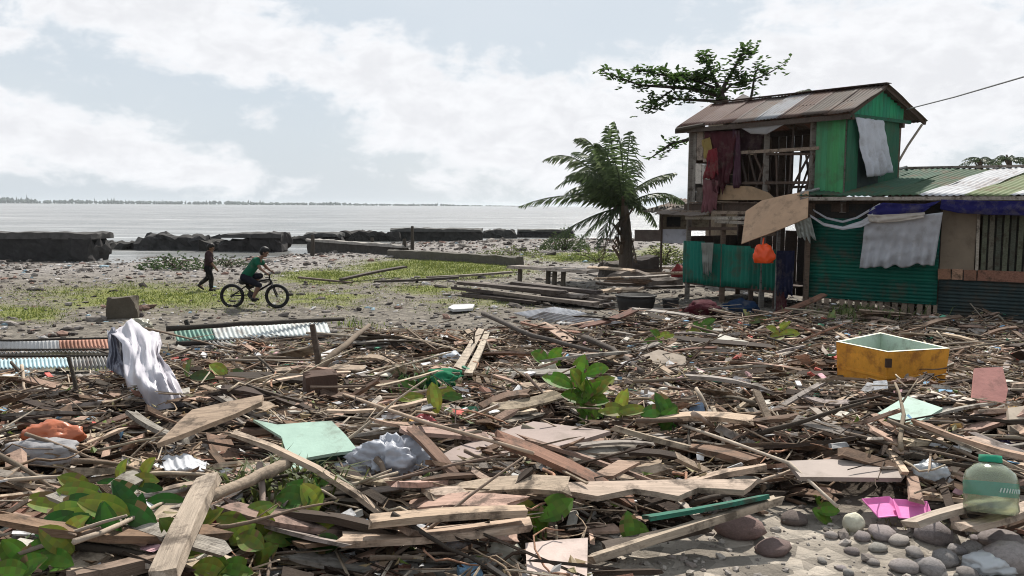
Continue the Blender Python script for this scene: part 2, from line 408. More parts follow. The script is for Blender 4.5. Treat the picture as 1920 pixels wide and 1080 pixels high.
bp = N(t, 'ShaderNodeBump', i_Strength=.8, i_Distance=.05); t.links.new(mth(t, 'ADD', tn(14, 6, .7), mth(t, 'MULTIPLY', v.outputs['Distance'], -.8)), bp.inputs['Height'])
t.links.new(bp.outputs[0], p.inputs['Normal'])
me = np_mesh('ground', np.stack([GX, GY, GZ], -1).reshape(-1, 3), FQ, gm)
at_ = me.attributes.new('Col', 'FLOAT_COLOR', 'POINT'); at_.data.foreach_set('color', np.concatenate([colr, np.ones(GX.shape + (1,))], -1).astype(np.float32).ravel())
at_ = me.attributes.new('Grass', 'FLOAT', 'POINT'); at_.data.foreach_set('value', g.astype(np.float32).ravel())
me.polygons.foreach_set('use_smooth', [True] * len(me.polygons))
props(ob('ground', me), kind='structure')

# sea: one sheet to the horizon, choppy
sm_ = bpy.data.materials.new('sea'); sm_.use_nodes = True; t = sm_.node_tree; p = t.nodes['Principled BSDF']
tcn = N(t, 'ShaderNodeTexCoord').outputs['Object']
def wv(scale, sx, sy, det):
    mp = N(t, 'ShaderNodeMapping'); mp.inputs['Scale'].default_value = (sx, sy, 1); t.links.new(tcn, mp.inputs[0])
    n = N(t, 'ShaderNodeTexNoise', i_Scale=scale, i_Detail=det, i_Roughness=.6); t.links.new(mp.outputs[0], n.inputs['Vector']); return n.outputs['Fac']
w = mth(t, 'ADD', wv(.9, .35, 1, 5), mth(t, 'MULTIPLY', wv(.09, .3, 1, 4), 3.0))
bp = N(t, 'ShaderNodeBump', i_Strength=1.0, i_Distance=.34); t.links.new(w, bp.inputs['Height']); t.links.new(bp.outputs[0], p.inputs['Normal'])
cw = mixc(t, sstep(t, .4, .62, wv(.05, .12, 1, 5)), (.16, .16, .15), (.25, .245, .235))  # light and dark wave faces painted into the colour, along with foam
cw = mixc(t, sstep(t, .52, .68, wv(.55, .22, 1, 6)), cw, (.42, .42, .42))
cw = mixc(t, mth(t, 'MULTIPLY', sstep(t, .55, .40, wv(.25, .25, 1, 6)), .5), cw, (.09, .09, .085))
t.links.new(cw, p.inputs['Base Color']); p.inputs['Roughness'].default_value = .22; p.inputs['IOR'].default_value = 1.33
o = MB().grid(lambda u, v_: Vector((-9000 + 18000 * u, 24 + 14000 * v_ ** 2.2, -.3)), 40, 40).build('sea', sm_); props(o, kind='structure')

# far shore with its treeline
def shore_h(u): return max(.02, 1 - u) ** .6
sh = MB().grid(lambda u, v_: Vector((-3400 + 3500 * u, 2500 + 300 * v_ + 250 * u, -.6 + (2.4 * math.sin(math.pi * min(v_ + .05, 1)) + .4) * shore_h(u))), 60, 4)
props(sh.build('far_shore', mat('shore', (.10, .12, .10), var=.2, scale=.01, bump=0)), kind='structure')
vv, ff, cl = [], [], []
for i in range(1500):
    u = random.random() ** 1.25; x = -3400 + 3480 * u; y = 2515 + random.random() * 120 + 250 * u
    hgt = random.uniform(11, 22) * shore_h(u) * (1 + .9 * max(0, nz(x * .006, 3))); wd_ = random.uniform(5, 16) * (.4 + .6 * shore_h(u))
    if random.random() < .06: hgt *= 1.7; wd_ *= .35
    b = len(vv); n = 6
    for k in range(n):
        a = k * 2 * math.pi / n; vv.append((x + wd_ * math.cos(a) * random.uniform(.7, 1.2), y + wd_ * .6 * math.sin(a), .8 + hgt * random.uniform(.3, .6)))
    vv += [(x + random.uniform(-2, 2), y, .8 + hgt), (x, y, 0)]
    for k in range(n): ff += [(b + k, b + (k + 1) % n, b + n), (b + (k + 1) % n, b + k, b + n + 1)]
props(ob('distant_treeline', mesh('distant_treeline', vv, ff, mat('far_foliage', (.05, .07, .05), var=.3, scale=.05, bump=0))),
      'dark low line of trees along the far shore across the water', 'treeline', kind='stuff')

# haze between here and the far shore
hm = bpy.data.materials.new('haze'); hm.use_nodes = True; t = hm.node_tree; t.nodes.remove(t.nodes['Principled BSDF'])
pv = N(t, 'ShaderNodeVolumePrincipled'); pv.inputs['Color'].default_value = (.86, .92, .97, 1); pv.inputs['Density'].default_value = .00012; pv.inputs['Anisotropy'].default_value = .2
t.links.new(pv.outputs[0], t.nodes['Material Output'].inputs['Volume'])
props(MB().box((0, 5600, 8.5), (20000, 18000, 25)).build('haze', hm), 'thin pale haze over the water and far shore', 'haze', kind='stuff')

# ---------------------------------------------------------------- broken seawall
def rough_block(name, c, size, rz, col, seed, amp=.12, m=None, cap=None, label=None, cat=None, group=None, taper=.0, slope=0.0, parent=None, res=.22):
    """masonry block: subdivided box, noise-eroded; size along x, y, z; c = centre of base"""
    sx, sy, sz = size; bm = bmesh.new(); bmesh.ops.create_cube(bm, size=1)
    bmesh.ops.subdivide_edges(bm, edges=bm.edges[:], cuts=5, use_grid_fill=True)
    ed = [e for e in bm.edges if abs((e.verts[0].co - e.verts[1].co).x) > .05]
    cuts = min(5, int(sx / 6 / res))
    if cuts > 0: bmesh.ops.subdivide_edges(bm, edges=ed, cuts=cuts, use_grid_fill=True)
    rot = Matrix.Rotation(rz, 3, 'Z'); c = Vector(c)
    for v in bm.verts:
        q = v.co; e = abs(q.x) * 2
        p_ = Vector((q.x * sx, q.y * sy * (1 - taper * (q.z + .5)), (q.z + .5) * sz * (1 + slope * q.x)))
        s = p_ * 1.4 + Vector((seed * 7.1, seed, 0)); s2 = p_ * 3.7 + Vector((seed, 3, seed))
        p_ += Vector((noise.noise(s2), noise.noise(s2 + Vector((4, 0, 0))), noise.noise(s2 + Vector((0, 4, 0))) if q.z > -.3 else 0)) * amp * .6
        p_ += Vector((noise.noise(s) * (1 + 2 * max(0, e - .8) * 5 * .4), noise.noise(s + Vector((9, 0, 0))), (noise.noise(s + Vector((0, 9, 0))) if q.z > -.3 else 0))) * amp
        p_.z -= max(0, e - .75) * 4 * amp * 1.5 * (q.z + .5) * abs(noise.noise(Vector((seed, q.y * 3, q.z * 4)))) * 3
        v.co = c + rot @ p_
    me = bpy.data.meshes.new(name); bm.to_mesh(me); bm.free(); me.materials.append(m or DARK)
    o = ob(name, me, col, parent)
    if label: props(o, label, cat, group)
    return o
def wall_seg(x0, x1, ytop, ybase, d, depth, label, seed, amp=.14, slope=0., capn=True):
    a, b = at(x0, ybase, d), at(x1, ybase, d); top = at((x0 + x1) / 2, ytop, d).z; base = min(a.z, H((a.x + b.x) / 2, d)) - .25
    c = ((a.x + b.x) / 2, d + depth / 2, base)
    r = thing('seawall_block', label, 'seawall', c, 'broken pieces of the old seawall')
    hh = top - base
    rough_block('wall', c, (b.x - a.x, depth, hh * (.84 if capn else 1)), R(random.uniform(-2, 2)), jit((.04, .036, .034)), seed, amp, slope=slope, parent=r)
    if capn: rough_block('coping', (c[0], c[1], base + hh * .82), ((b.x - a.x) * 1.02, depth * 1.15, hh * .18), R(random.uniform(-2, 2)), jit((.075, .07, .066)), seed + 9, amp * .5, slope=slope, parent=r)
    return r
wall_seg(-230, 170, 436, 488, 36.5, 1.6, 'large dark seawall block with an overhanging top beside a pool of water', 1, .13)
wall_seg(256, 392, 444, 466, 46, 1.8, 'dark seawall piece with a flat top behind the walking person', 2, .3, capn=False)
wall_seg(410, 526, 438, 467, 45, 1.6, 'dark seawall piece whose top slopes up to a broken lip', 3, .2, slope=.5)
wall_seg(570, 634, 437, 452, 56, 1.8, 'short crumbled dark seawall piece with a ragged top', 4, .25)
wall_seg(735, 902, 429, 450, 60, 2.0, 'long level dark seawall piece behind the bright green grass', 5, .14)
wall_seg(640, 745, 436, 452, 59, 1.8, 'low ragged dark seawall piece joined to the long level one', 6, .28, capn=False)
wall_seg(908, 965, 433, 447, 66, 1.8, 'small dark seawall stub beyond the fallen concrete beam', 7, .25, capn=False)
wall_seg(972, 1075, 431, 446, 68, 1.8, 'dark seawall piece half hidden by palm fronds', 8, .16)
for i, (a, b, yt, yb, d) in enumerate([(165, 262, 456, 470, 47), (385, 412, 452, 470, 46), (525, 570, 446, 458, 55)]):
    rough_block('rubble_ridge', ((at(a, yb, d).x + at(b, yb, d).x) / 2, d, -.55), (at(b, yb, d).x - at(a, yb, d).x + .5, 1.4, at(a, yt, d).z + .55), 0, (.036, .033, .03), 20 + i, .32,
                label=['low dark rubble ridge in the water beside the large seawall block', 'low dark rubble between two flat seawall pieces', 'low dark rubble between the sloping and the crumbled seawall pieces'][i], cat='rubble')

# low broken concrete wall, fallen beam, posts
a, b = G(583, 476), G(762, 480); d_ = (b - a)
r = thing('low_concrete_wall', 'low ruined concrete wall with a pale top edge near the shore', 'wall', a)
q = Matrix.Rotation(math.atan2(d_.y, d_.x), 3, 'Z'); ln = d_.length
rough_block('wall', (a + b) / 2 - Vector((0, 0, .1)), (ln, .35, .62), math.atan2(d_.y, d_.x), (.055, .048, .042), 31, .06, parent=r)
rough_block('coping', (a + b) / 2 + Vector((0, 0, .5)), (ln * 1.02, .5, .12), math.atan2(d_.y, d_.x), (.30, .275, .25), 32, .05, m=STONE, parent=r)
for px, y0, y1, lab in ((772, 424, 482, 'tall thin post standing at the end of the low ruined wall'), (757, 448, 480, 'short thick post beside the tall thin post'), (697, 446, 474, 'small post standing against the low ruined wall'), (585, 440, 480, 'leaning stump at the seaward end of the low ruined wall')):
    g0 = G(px, y1); tp = at(px + 1, y0, g0.y)
    props(MB().tube([g0 - Vector((0, 0, .2)), g0.lerp(tp, .5) + Vector((.02, 0, 0)), tp], [.11, .1, .08] if px != 772 else [.09, .08, .06], 7).build('post', BARK, (.06, .05, .04)), lab, 'post')
def beam(name, a, b, w, h, col, seed, m=STONE, **k):
    c = (a + b) / 2; dd = b - a
    return rough_block(name, (c.x, c.y, min(a.z, b.z) - .06), (dd.length, w, h), math.atan2(dd.y, dd.x), col, seed, .035, m=m, **k)
beam('fallen_concrete_beam', G(735, 482), G(975, 499), .5, .42, (.10, .09, .075), 41, label='long grey fallen concrete beam along the bright green grass', cat='beam')

# ================================================================ TOWER SHACK
U, V_ = Vector((-.6, .8, 0)), Vector((.8, .6, 0)); TO = Vector((6.67, 17.31, 0))
def T(u, v, z): return TO + U * u + V_ * v + Vector((0, 0, z))
def tbar(nm, a, b, w, h, m, col, par, up=(0, 0, 1)): return MB().bar(T(*a), T(*b), w, h, up).build(nm, m, col, par)
GRN, GRN2 = (.055, .21, .085), (.015, .125, .075)
TW = thing('two_storey_shack', 'battered two-storey green shack with a rusty gable roof and open front', 'house', T(2, 1, 0))
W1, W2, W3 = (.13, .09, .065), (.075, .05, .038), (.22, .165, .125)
LU, DV = 4.05, 1.9
for u, v, z1 in ((0, 0, 4.05), (0, DV, 4.0), (LU, 0, 4.02), (LU, DV, 4.0), (1.9, 0, 4.1), (1.9, DV, 4.0), (3.0, 0, 2.3), (.75, 0, 4.05)):
    tbar('post', (u, v, 2.1 if v == 0 and u < 1 else -.15), (u + random.uniform(-.03, .03), v, z1), .1, .1, WOOD, random.choice([W1, W2, (.17, .15, .13)]), TW)
for v in (0, DV): tbar('floor_beam', (-.1, v, 2.2), (LU + .12, v, 2.2), .1, .16, WOOD, W2, TW)
for k in range(14):                       # floor boards
    u = -.02 + k * .295; tbar('floor_board', (u, -.12, 2.3), (u + random.uniform(-.01, .01), DV + .1, 2.3), .27, .025, WOOD, random.choice([W1, W2]), TW)
tbar('wall_plate', (-.15, 0, 4.0), (LU + .1, 0, 4.0), .08, .1, WOOD, W2, TW); tbar('wall_plate', (-.15, DV, 3.95), (LU + .1, DV, 3.95), .08, .1, WOOD, W2, TW)
# front rail, lattice struts
tbar('rail', (.55, -.05, 3.42), (3.0, -.05, 3.42), .05, .07, WOOD, W3, TW)
tbar('rail', (1.9, -.03, 3.36), (.6, -.03, 3.3), .05, .05, WOOD, W2, TW)
tbar('rail', (.5, -.03, 2.72), (2.6, -.03, 2.74), .05, .06, WOOD, W2, TW)
for u0, z0, u1, z1 in ((1.05, 2.3, 1.0, 3.42), (1.35, 2.35, .72, 3.45), (1.28, 2.35, 1.2, 4.0), (2.25, 2.35, 2.55, 3.3), (2.2, 2.4, 1.9, 3.2), (1.75, 2.6, 2.2, 3.38), (.9, 2.4, .62, 3.5), (2.0, 2.35, 2.35, 3.4), (1.55, 2.35, 1.62, 3.4)):
    tbar('strut', (u0, -.02, z0), (u1, -.02, z1), .035, .035, WOOD, random.choice([W2, (.05, .035, .028)]), TW, up=V_)
# plywood skirt and boards of the front left bay
poly_slab('plywood_skirt', [T(1.55, -.07, 2.36), T(3.35, -.07, 2.36), T(3.35, -.07, 2.72), T(2.2, -.07, 2.66), T(1.75, -.07, 2.52)], .015, SHEET, (.30, .20, .12), TW, up=-V_)
for k, (u, z0, z1, c) in enumerate(((3.98, 2.3, 4.0, (.2, .18, .16)), (3.78, 3.3, 4.0, (.3, .24, .2)), (3.58, 3.25, 3.95, (.34, .27, .22)), (3.80, 2.75, 3.22, (.5, .45, .4)), (3.6, 2.72, 3.2, (.46, .42, .38)), (3.4, 2.7, 3.15, (.4, .33, .28)), (3.75, 2.3, 2.66, (.12, .1, .085)), (3.4, 3.3, 3.95, (.27, .19, .15)))):
    tbar('wall_board', (u, 0.01 + .004 * (k % 3), z0), (u, 0.01 + .004 * (k % 3), z1), .185, .02, WOOD, c, TW, up=V_)
# rear wall: boards above, gap for a window, open lattice below
for k in range(19):
    u = .1 + k * .215
    if .25 < u < 1.0: z0 = 3.92
    else: z0 = 3.52 + random.uniform(-.04, .05)
    tbar('wall_board', (u, DV + .06, z0), (u, DV + .06, 4.02), .2, .02, WOOD, random.choice([W1, W2, (.06, .045, .035)]), TW, up=V_)
    if u > 2.55: tbar('wall_board', (u, DV + .06, 2.3), (u, DV + .06, 3.5), .2, .02, WOOD, random.choice([W1, W2]), TW, up=V_)
for z in (2.66, 3.45): tbar('rail', (-.05, DV + .02, z), (2.7, DV + .02, z + .03), .05, .06, WOOD, W2, TW)
for u0, u1 in ((.5, .2), (.9, 1.3), (1.6, 1.2), (2.0, 2.2), (2.4, 2.0)):
    tbar('strut', (u0, DV, 2.35), (u1, DV, 3.45), .035, .035, WOOD, W2, TW, up=V_)
# left end wall: horizontal boards
for k in range(7): tbar('wall_board', (LU + .06, .02, 2.45 + k * .225), (LU + .06, DV, 2.45 + k * .225), .02, .215, WOOD, random.choice([W1, W2, (.2, .18, .16)]), TW)
# green boarded corner and gable wall
fw = [(0.045 + k * .13) for k in range(5)]
for k, u in enumerate(fw):
    tbar('green_or_shade_board', (u, -.06, 2.35 + .02 * k), (u, -.06, 4.0), .127, .02, PAINTW, (GRN[0] * random.uniform(.9, 1.25), GRN[1] * random.uniform(.9, 1.15), GRN[2] * random.uniform(.9, 1.2)), TW, up=V_)
for k in range(15):
    v = .02 + k * .13
    zz = [(2.5, 4.0)]
    for z0, z1 in zz: tbar('green_or_shade_board', (-.06, v, z0), (-.06, v, z1), .127, .02, PAINTW, (.02, .1 * random.uniform(.9, 1.1), .055) if v > 1.1 or v < .4 else (.012, .02, .018), TW, up=U)  # near-black boards behind the curtain paint in the dark interior
RZ, EZ, RV = 4.72, 4.08, 1.02           # ridge height, eave height, ridge offset
V0, V1 = -.27, 2.72
def roofz(v): return EZ + (RZ - EZ) * ((v - V0) / (RV - V0) if v < RV else (V1 - v) / (V1 - RV)) + .0
for k in range(15):                       # gable boards, cut under the roof line
    v = .0 + k * .135
    if v > 2.0: break
    z1 = roofz(v) - .09
    if z1 > 4.06: tbar('gable_board', (-.09, v, 4.02), (-.09, v, z1), .13, .02, PAINTW, (.02, .22 * random.uniform(.85, 1.15), .11), TW, up=U)
tbar('gable_sill', (-.12, -.1, 4.03), (-.12, 2.2, 4.03), .05, .07, WOOD, (.02, .1, .06), TW)
rf = ob('roof', mesh('roof', *(lambda q: (q.v, q.f))(MB().bar(T(-.28, RV, RZ + .02), T(LU + .25, RV, RZ + .04), .2, .012)), TIN), (.10, .075, .06), TW)
RUST, GREY_ = (.15, .075, .055), (.33, .33, .34)
fcols = [(.11, .085, .072), (.09, .07, .058), (.10, .06, .048), (.27, .27, .28), (.15, .12, .105), (.11, .065, .055), (.15, .1, .085), (.10, .055, .045)]
w = (LU + .5) / 8
for k in range(8):
    u0, u1 = -.25 + k * w - .03, -.25 + (k + 1) * w + .03; dz = .006 * (k % 2); e = random.uniform(-.06, .05)
    corr('roof_sheet', (T(u0, V0 + e, EZ + dz), T(u1, V0 + e * .6, EZ + dz + random.uniform(-.02, .02)), T(u1, RV, RZ + dz), T(u0, RV, RZ + dz)), 7, fcols[k], rf, .011, .03, seed=k * 1.3)
    corr('roof_sheet', (T(u1, V1, EZ + dz), T(u0, V1 + e, EZ + dz), T(u0, RV, RZ + dz), T(u1, RV, RZ + dz)), 7, random.choice([RUST, (.1, .075, .06)]), rf, .011, .03, seed=k * 2.3)
for u in (-.2, .8, 1.8, 2.9, LU + .15):
    tbar('rafter', (u, V0 + .05, EZ - .045), (u, RV, RZ - .06), .05, .07, WOOD, W2, TW); tbar('rafter', (u, V1 - .05, EZ - .045), (u, RV, RZ - .06), .05, .07, WOOD, W2, TW)
for v in (V0 + .1, .35, 1.7, V1 - .1): tbar('purlin', (-.24, v, roofz(v) - .035), (LU + .24, v, roofz(v) - .035), .05, .04, WOOD, W2, TW)
tbar('eave_board', (-.22, V0 + .04, EZ - .09), (LU + .3, V0 + .04, EZ - .09), .02, .1, WOOD, (.08, .06, .05), TW)
MB().tube([T(-.2, 2.55, 4.0), T(-.1, 2.2, 3.55), T(-.02, 1.85, 3.05)], .025, 6).build('prop_pole', WOOD, (.3, .25, .2), TW)
MB().tube([T(LU + .2, -.3, 4.02), T(LU - .6, -.25, 4.08)], .05, 7).build('eave_log', WOOD, (.05, .04, .03), TW)
# lower storey: green corrugated half wall on short legs
gw = [1.52, 2.2, 2.9, 3.5, 4.12]
for k in range(4):
    z0, z1 = .38 + random.uniform(-.02, .02), 1.36 + random.uniform(-.05, .05) - .06 * (k == 0)
    corr('green_wall_sheet', (T(gw[k] - .02, -.06 - .006 * (k % 2), z0), T(gw[k + 1] + .02, -.06 - .006 * (k % 2), z0), T(gw[k + 1] + .02, -.06, z1), T(gw[k] - .02, -.06, z1)), 6, [(.008, .10, .068), (.014, .13, .088), (.008, .115, .08), (.014, .15, .11)][k], TW, .016, .03, seed=k + 5, m=PTIN)
for u in (1.55, 2.2, 3.0, 4.08): tbar('stilt', (u, .02, -.2), (u, .02, .45), .09, .09, WOOD, random.choice([W1, W2]), TW)
tbar('sill', (1.5, .0, .4), (4.12, .0, .4), .08, .1, WOOD, W2, TW)
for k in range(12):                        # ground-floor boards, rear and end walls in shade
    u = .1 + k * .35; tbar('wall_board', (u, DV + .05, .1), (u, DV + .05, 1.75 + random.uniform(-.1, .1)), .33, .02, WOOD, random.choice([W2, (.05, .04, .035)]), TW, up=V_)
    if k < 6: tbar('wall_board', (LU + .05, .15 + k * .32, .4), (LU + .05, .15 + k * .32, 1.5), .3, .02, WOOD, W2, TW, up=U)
for k in range(12):
    tbar('floor_board', (1.55 + k * .22, 0, .44), (1.55 + k * .22, DV, .44), .2, .025, WOOD, W2, TW)
for z, u0, u1, c in ((1.96, 2.3, 4.1, (.42, .38, .33)), (1.85, 1.8, 3.2, (.3, .26, .22)), (1.72, 2.5, 4.0, W2), (2.08, 1.6, 4.5, W3), (1.62, 1.5, 2.4, W1)):
    tbar('slat', (u0, -.1 - .1 * (z > 2), z), (u1, -.08 - .1 * (z > 2), z + random.uniform(-.04, .03)), .02, .07, WOOD, c, TW)
# lean-to roof scraps under the left end
for k in range(3): corr('awning_sheet', (T(3.2 + k * .5, -.5, 2.02), T(3.75 + k * .5, -.5, 2.0), T(3.75 + k * .5, .1, 2.17), T(3.2 + k * .5, .1, 2.17)), 5, (.16, .13, .11), TW, .01, .03, seed=k)

# plywood sheet hanging as an awning
pw = [at(1428, 376, 18.1), at(1470, 366, 17.7), at(1516, 358, 17.4), at(1514, 408, 17.0), at(1452, 434, 17.2), at(1390, 457, 17.6), at(1398, 396, 18.2)]
props(poly_slab('plywood_sheet', pw, .018, SHEET, (.40, .26, .165), up=Vector((0, -1, .5))), 'brown plywood sheet hanging askew over the shack doorway', 'plywood')

# ================================================================ LOW WING
Pd, Qd = Vector((.845, -.535, 0)), Vector((.535, .845, 0)); W0 = Vector((6.15, 17.62, 0))
def WG(p, q, z): return W0 + Pd * p + Qd * q + Vector((0, 0, z))
WI = thing('low_shack', 'long low green shack with a striped corrugated roof beside the two-storey shack', 'house', WG(2, 1, 0))
def wbar(nm, a, b, w, h, m, col, par=None, up=(0, 0, 1)): return MB().bar(WG(*a), WG(*b), w, h, up).build(nm, m, col, par or WI)
LP = 6.2
for p_ in (0.02, 1.2, 2.42, 3.6, 4.8, LP): wbar('post', (p_, .08, -.2), (p_, .08, 2.35), .09, .09, WOOD, random.choice([W1, W2]))
wbar('wall_plate', (-.1, .05, 2.33), (LP + .1, .05, 2.33), .07, .09, WOOD, W2)
gcol = [(.005, .072, .052), (.006, .085, .058), (.005, .07, .052), (.006, .078, .056)]
for k in range(4):                          # green sheets, ribs level; upper row overlaps lower
    z0 = .36 + .4 * k
    corr('green_wall_sheet', (WG(0, -.01 - .008 * (k % 2), z0), WG(0, -.01 - .008 * (k % 2), z0 + .43), WG(2.4, -.01 - .008 * (k % 2), z0 + .42), WG(2.4, -.012, z0 - .01)), 6, gcol[k], WI, .010, .035, nv=10, seed=k + 3, m=PTIN)
for k in range(3):
    z0 = .0 + .33 * k
    corr('dark_wall_sheet', (WG(2.42, -.0 - .008 * (k % 2), z0), WG(2.42, -.0 - .008 * (k % 2), z0 + .35), WG(LP, -.0, z0 + .35), WG(LP, -.0, z0)), 5, (.028, .042, .042), WI, .012, .03, nv=10, seed=k + 13, m=PTIN)
poly_slab('plywood_panel', [WG(2.42, -.012, 1.05), WG(3.0, -.012, 1.05), WG(3.0, -.012, 2.2), WG(2.42, -.012, 2.2)], .015, SHEET, (.20, .155, .11), WI, up=-Qd)
wbar('window_frame', (3.05, -.03, 1.05), (3.03, -.03, 2.15), .05, .04, WOOD, (.36, .31, .25), up=Qd)
for k in range(12):                         # vertical slats of the shuttered window
    p_ = 3.15 + k * .115; wbar('window_slat', (p_, .0, 1.05), (p_ + random.uniform(-.01, .01), .0, 2.2), .08, .02, WOOD, random.choice([(.10, .105, .07), (.13, .12, .09), (.07, .075, .055)]), up=Qd)
wbar('wall_panel', (3.1, .04, 1.6), (4.6, .04, 1.6), .02, 1.2, WOOD, (.02, .018, .015)); wbar('wall_panel', (4.6, .0, 1.6), (LP, .0, 1.6), .02, 1.2, SHEET, (.18, .14, .1))
for k, (p0, p1) in enumerate(((2.4, 2.62), (2.64, 2.82), (2.84, 3.05), (3.07, LP))):
    wbar('rail_board', (p0, -.04, .95 + .01 * (k % 2)), (p1, -.04, .96), .02, .2, WOOD, [(.25, .13, .08), (.34, .2, .13), (.2, .1, .065), (.22, .105, .07)][k])
for k in range(17): wbar('skirt_board', (.08 + k * .145, .03, -.1), (.08 + k * .145 + random.uniform(-.02, .02), .02, .36 + random.uniform(-.03, .04)), .1, .018, WOOD, random.choice([(.2, .15, .11), (.13, .095, .07), (.27, .2, .15)]), up=Qd)
RB0, RB1 = W0 + V_ * 3.0 - Pd * .1, W0 + V_ * 3.0 + Pd * (LP + .3)
for a, b in ((W0 + V_ * 2.9, W0 + V_ * 2.9 + Pd * LP), ):
    for k in range(22): MB().bar(a.lerp(b, (k + .5) / 22) + Vector((0, 0, -.1)), a.lerp(b, (k + .5) / 22) + Vector((0, 0, 3.02)), .29, .02, Qd).build('wall_board', WOOD, random.choice([W1, W2]), WI)
for k in range(9):
    z = .15 + k * .26; MB().bar(WG(LP, .05, z), W0 + V_ * 2.9 + Pd * LP + Vector((0, 0, z)), .02, .25).build('wall_board', WOOD, random.choice([W1, W2]), WI)
rw = ob('roof', mesh('roof', *(lambda q: (q.v, q.f))(MB().bar(WG(-.15, -.36, 2.38), WG(LP + .3, -.36, 2.40), .03, .07)), WOOD), (.32, .28, .24), WI)
rc = [(.035, .075, .05), (.04, .085, .055), (.05, .085, .05), (.46, .46, .47), (.15, .18, .09), (.5, .5, .5), (.16, .18, .1), (.42, .42, .42), (.2, .14, .11)]
ws = (LP + .5) / 9
for k in range(9):
    p0, p1 = -.18 + k * ws - .03, -.18 + (k + 1) * ws + .03; dz = .007 * (k % 2)
    e0, e1 = WG(p0, -.38, 2.44 + dz), WG(p1, -.38, 2.44 + dz)
    corr('roof_sheet', (e0, e1, W0 + V_ * 3.05 + Pd * p1 + Vector((0, 0, 3.07 + dz)), W0 + V_ * 3.05 + Pd * p0 + Vector((0, 0, 3.07 + dz))), 7, rc[k], rw, .011, .035, seed=k * 1.9, nv=12)
MB().bar(W0 + V_ * 3.05 - Pd * .2 + Vector((0, 0, 3.1)), W0 + V_ * 3.05 + Pd * (LP + .4) + Vector((0, 0, 3.1)), .12, .05).build('ridge_board', WOOD, (.25, .21, .18), rw)
MB().tube([WG(-.15, -.3, 2.5), W0 + V_ * 1.5 + Pd * .25 + Vector((0, 0, 2.84)), W0 + V_ * 2.9 + Pd * .35 + Vector((0, 0, 3.12))], .03, 6).build('batten_pole', WOOD, (.32, .31, .3), rw)
for k in range(6): MB().bar(WG(k * 1.15, -.33, 2.36), W0 + V_ * 2.95 + Pd * k * 1.15 + Vector((0, 0, 2.98)), .05, .07).build('rafter', WOOD, W2, WI)

# ---------------------------------------------------------------- cloths and bags hung on the shacks
BLUE, WHT = (.028, .026, .15), (.60, .60, .63)
def hang(name, c, col, label, cat, **k): return props(cloth(name, c, col, **k), label, cat)
def tarp(name, pts_top, pts_bot, col, label, cat, seed=1.0, amp=.03):
    def fn(u, v):
        def lerp(ps):
            s = u * (len(ps) - 1); i = min(int(s), len(ps) - 2); return Vector(ps[i]).lerp(Vector(ps[i + 1]), s - i)
        p = lerp(pts_top).lerp(lerp(pts_bot), v); return p + Vector((0, -1, 0)) * amp * (nz(u * 9 + seed, v * 3, 1) + math.sin(v * 9 + u * 5) * .4)
    return props(solid(MB().grid(fn, 36, 8).build(name, CLOTH, col, None, True), .006), label, cat)
D0 = 16.9
def onw(px, py, off=.42):                   # point at that pixel on a plane just in front of the wing wall
    n = Qd; o_ = W0 - Qd * off; v = ray(px, py); t_ = (o_ - CAMP).dot(n) / v.dot(n); return CAMP + v * t_
tarp('blue_tarp', [onw(x, y) for x, y in ((1765, 374), (1800, 375), (1860, 377), (1930, 377), (2010, 377))], [onw(x, y) for x, y in ((1762, 392), (1800, 400), (1860, 403), (1930, 404), (2010, 405))], BLUE, 'dark blue tarpaulin strip hung along the eave above the shuttered window', 'tarpaulin')
tarp('blue_white_tarp', [onw(x, y, .44) for x, y in ((1630, 392), (1655, 380), (1690, 382), (1735, 382), (1765, 376))], [onw(x, y, .46) for x, y in ((1628, 404), (1650, 405), (1690, 404), (1725, 402), (1738, 392))], BLUE, 'dark blue tarpaulin bunched above the grey hanging sheet', 'tarpaulin', 2.)
tarp('white_tarp_edge', [onw(x, y, .47) for x, y in ((1626, 402), (1650, 403), (1690, 401), (1735, 398))], [onw(x, y, .49) for x, y in ((1630, 416), (1650, 418), (1690, 415), (1732, 408))], (.62, .56, .50), 'cream edge of cloth under the bunched blue tarpaulin', 'cloth', 3.)
tarp('white_swag', [onw(x, y, .46) for x, y in ((1518, 402), (1545, 418), (1580, 425), (1615, 414), (1636, 400))], [onw(x, y, .48) for x, y in ((1520, 407), (1545, 424), (1580, 431), (1615, 426), (1640, 414))], WHT, 'white cloth strip sagging in a swag below the eave', 'cloth', 4., .015)
tarp('white_cord_band', [onw(x, y, .44) for x, y in ((1524, 392), (1550, 407), (1580, 414), (1605, 407), (1650, 381))], [onw(x, y, .45) for x, y in ((1526, 396), (1550, 411), (1580, 418), (1607, 410), (1652, 384))], (.5, .5, .53), 'thin white band strung above the sagging white cloth', 'cloth', 5., .01)
hang('grey_sheet', (onw(1622, 415, .4), onw(1768, 398, .4), onw(1752, 497, .3), onw(1612, 500, .3)), (.62, .62, .65), 'grey-white sheet hanging over the green wall under blue tarpaulin', 'sheet', amp=.05, fr=3, hem=.09, fold=.045, folds=7, nu=48, nv=30)
hang('white_curtain', (T(-.14, .08, 4.0), T(-.14, 1.12, 4.0), T(-.2, 1.45, 2.95), T(-.22, .45, 2.85)), (.74, .75, .80), 'white curtain hanging from the green gable wall', 'curtain', amp=.06, hem=.1, fold=.05, folds=4)
hang('maroon_cloth', (T(3.55, -.12, 3.95), T(2.6, -.12, 3.9), T(2.75, -.14, 2.75), T(3.3, -.14, 2.55)), (.10, .028, .036), 'maroon cloth draped in the upper open front', 'cloth', amp=.09, fr=5, hem=.35, fold=.07, folds=6, nu=24)
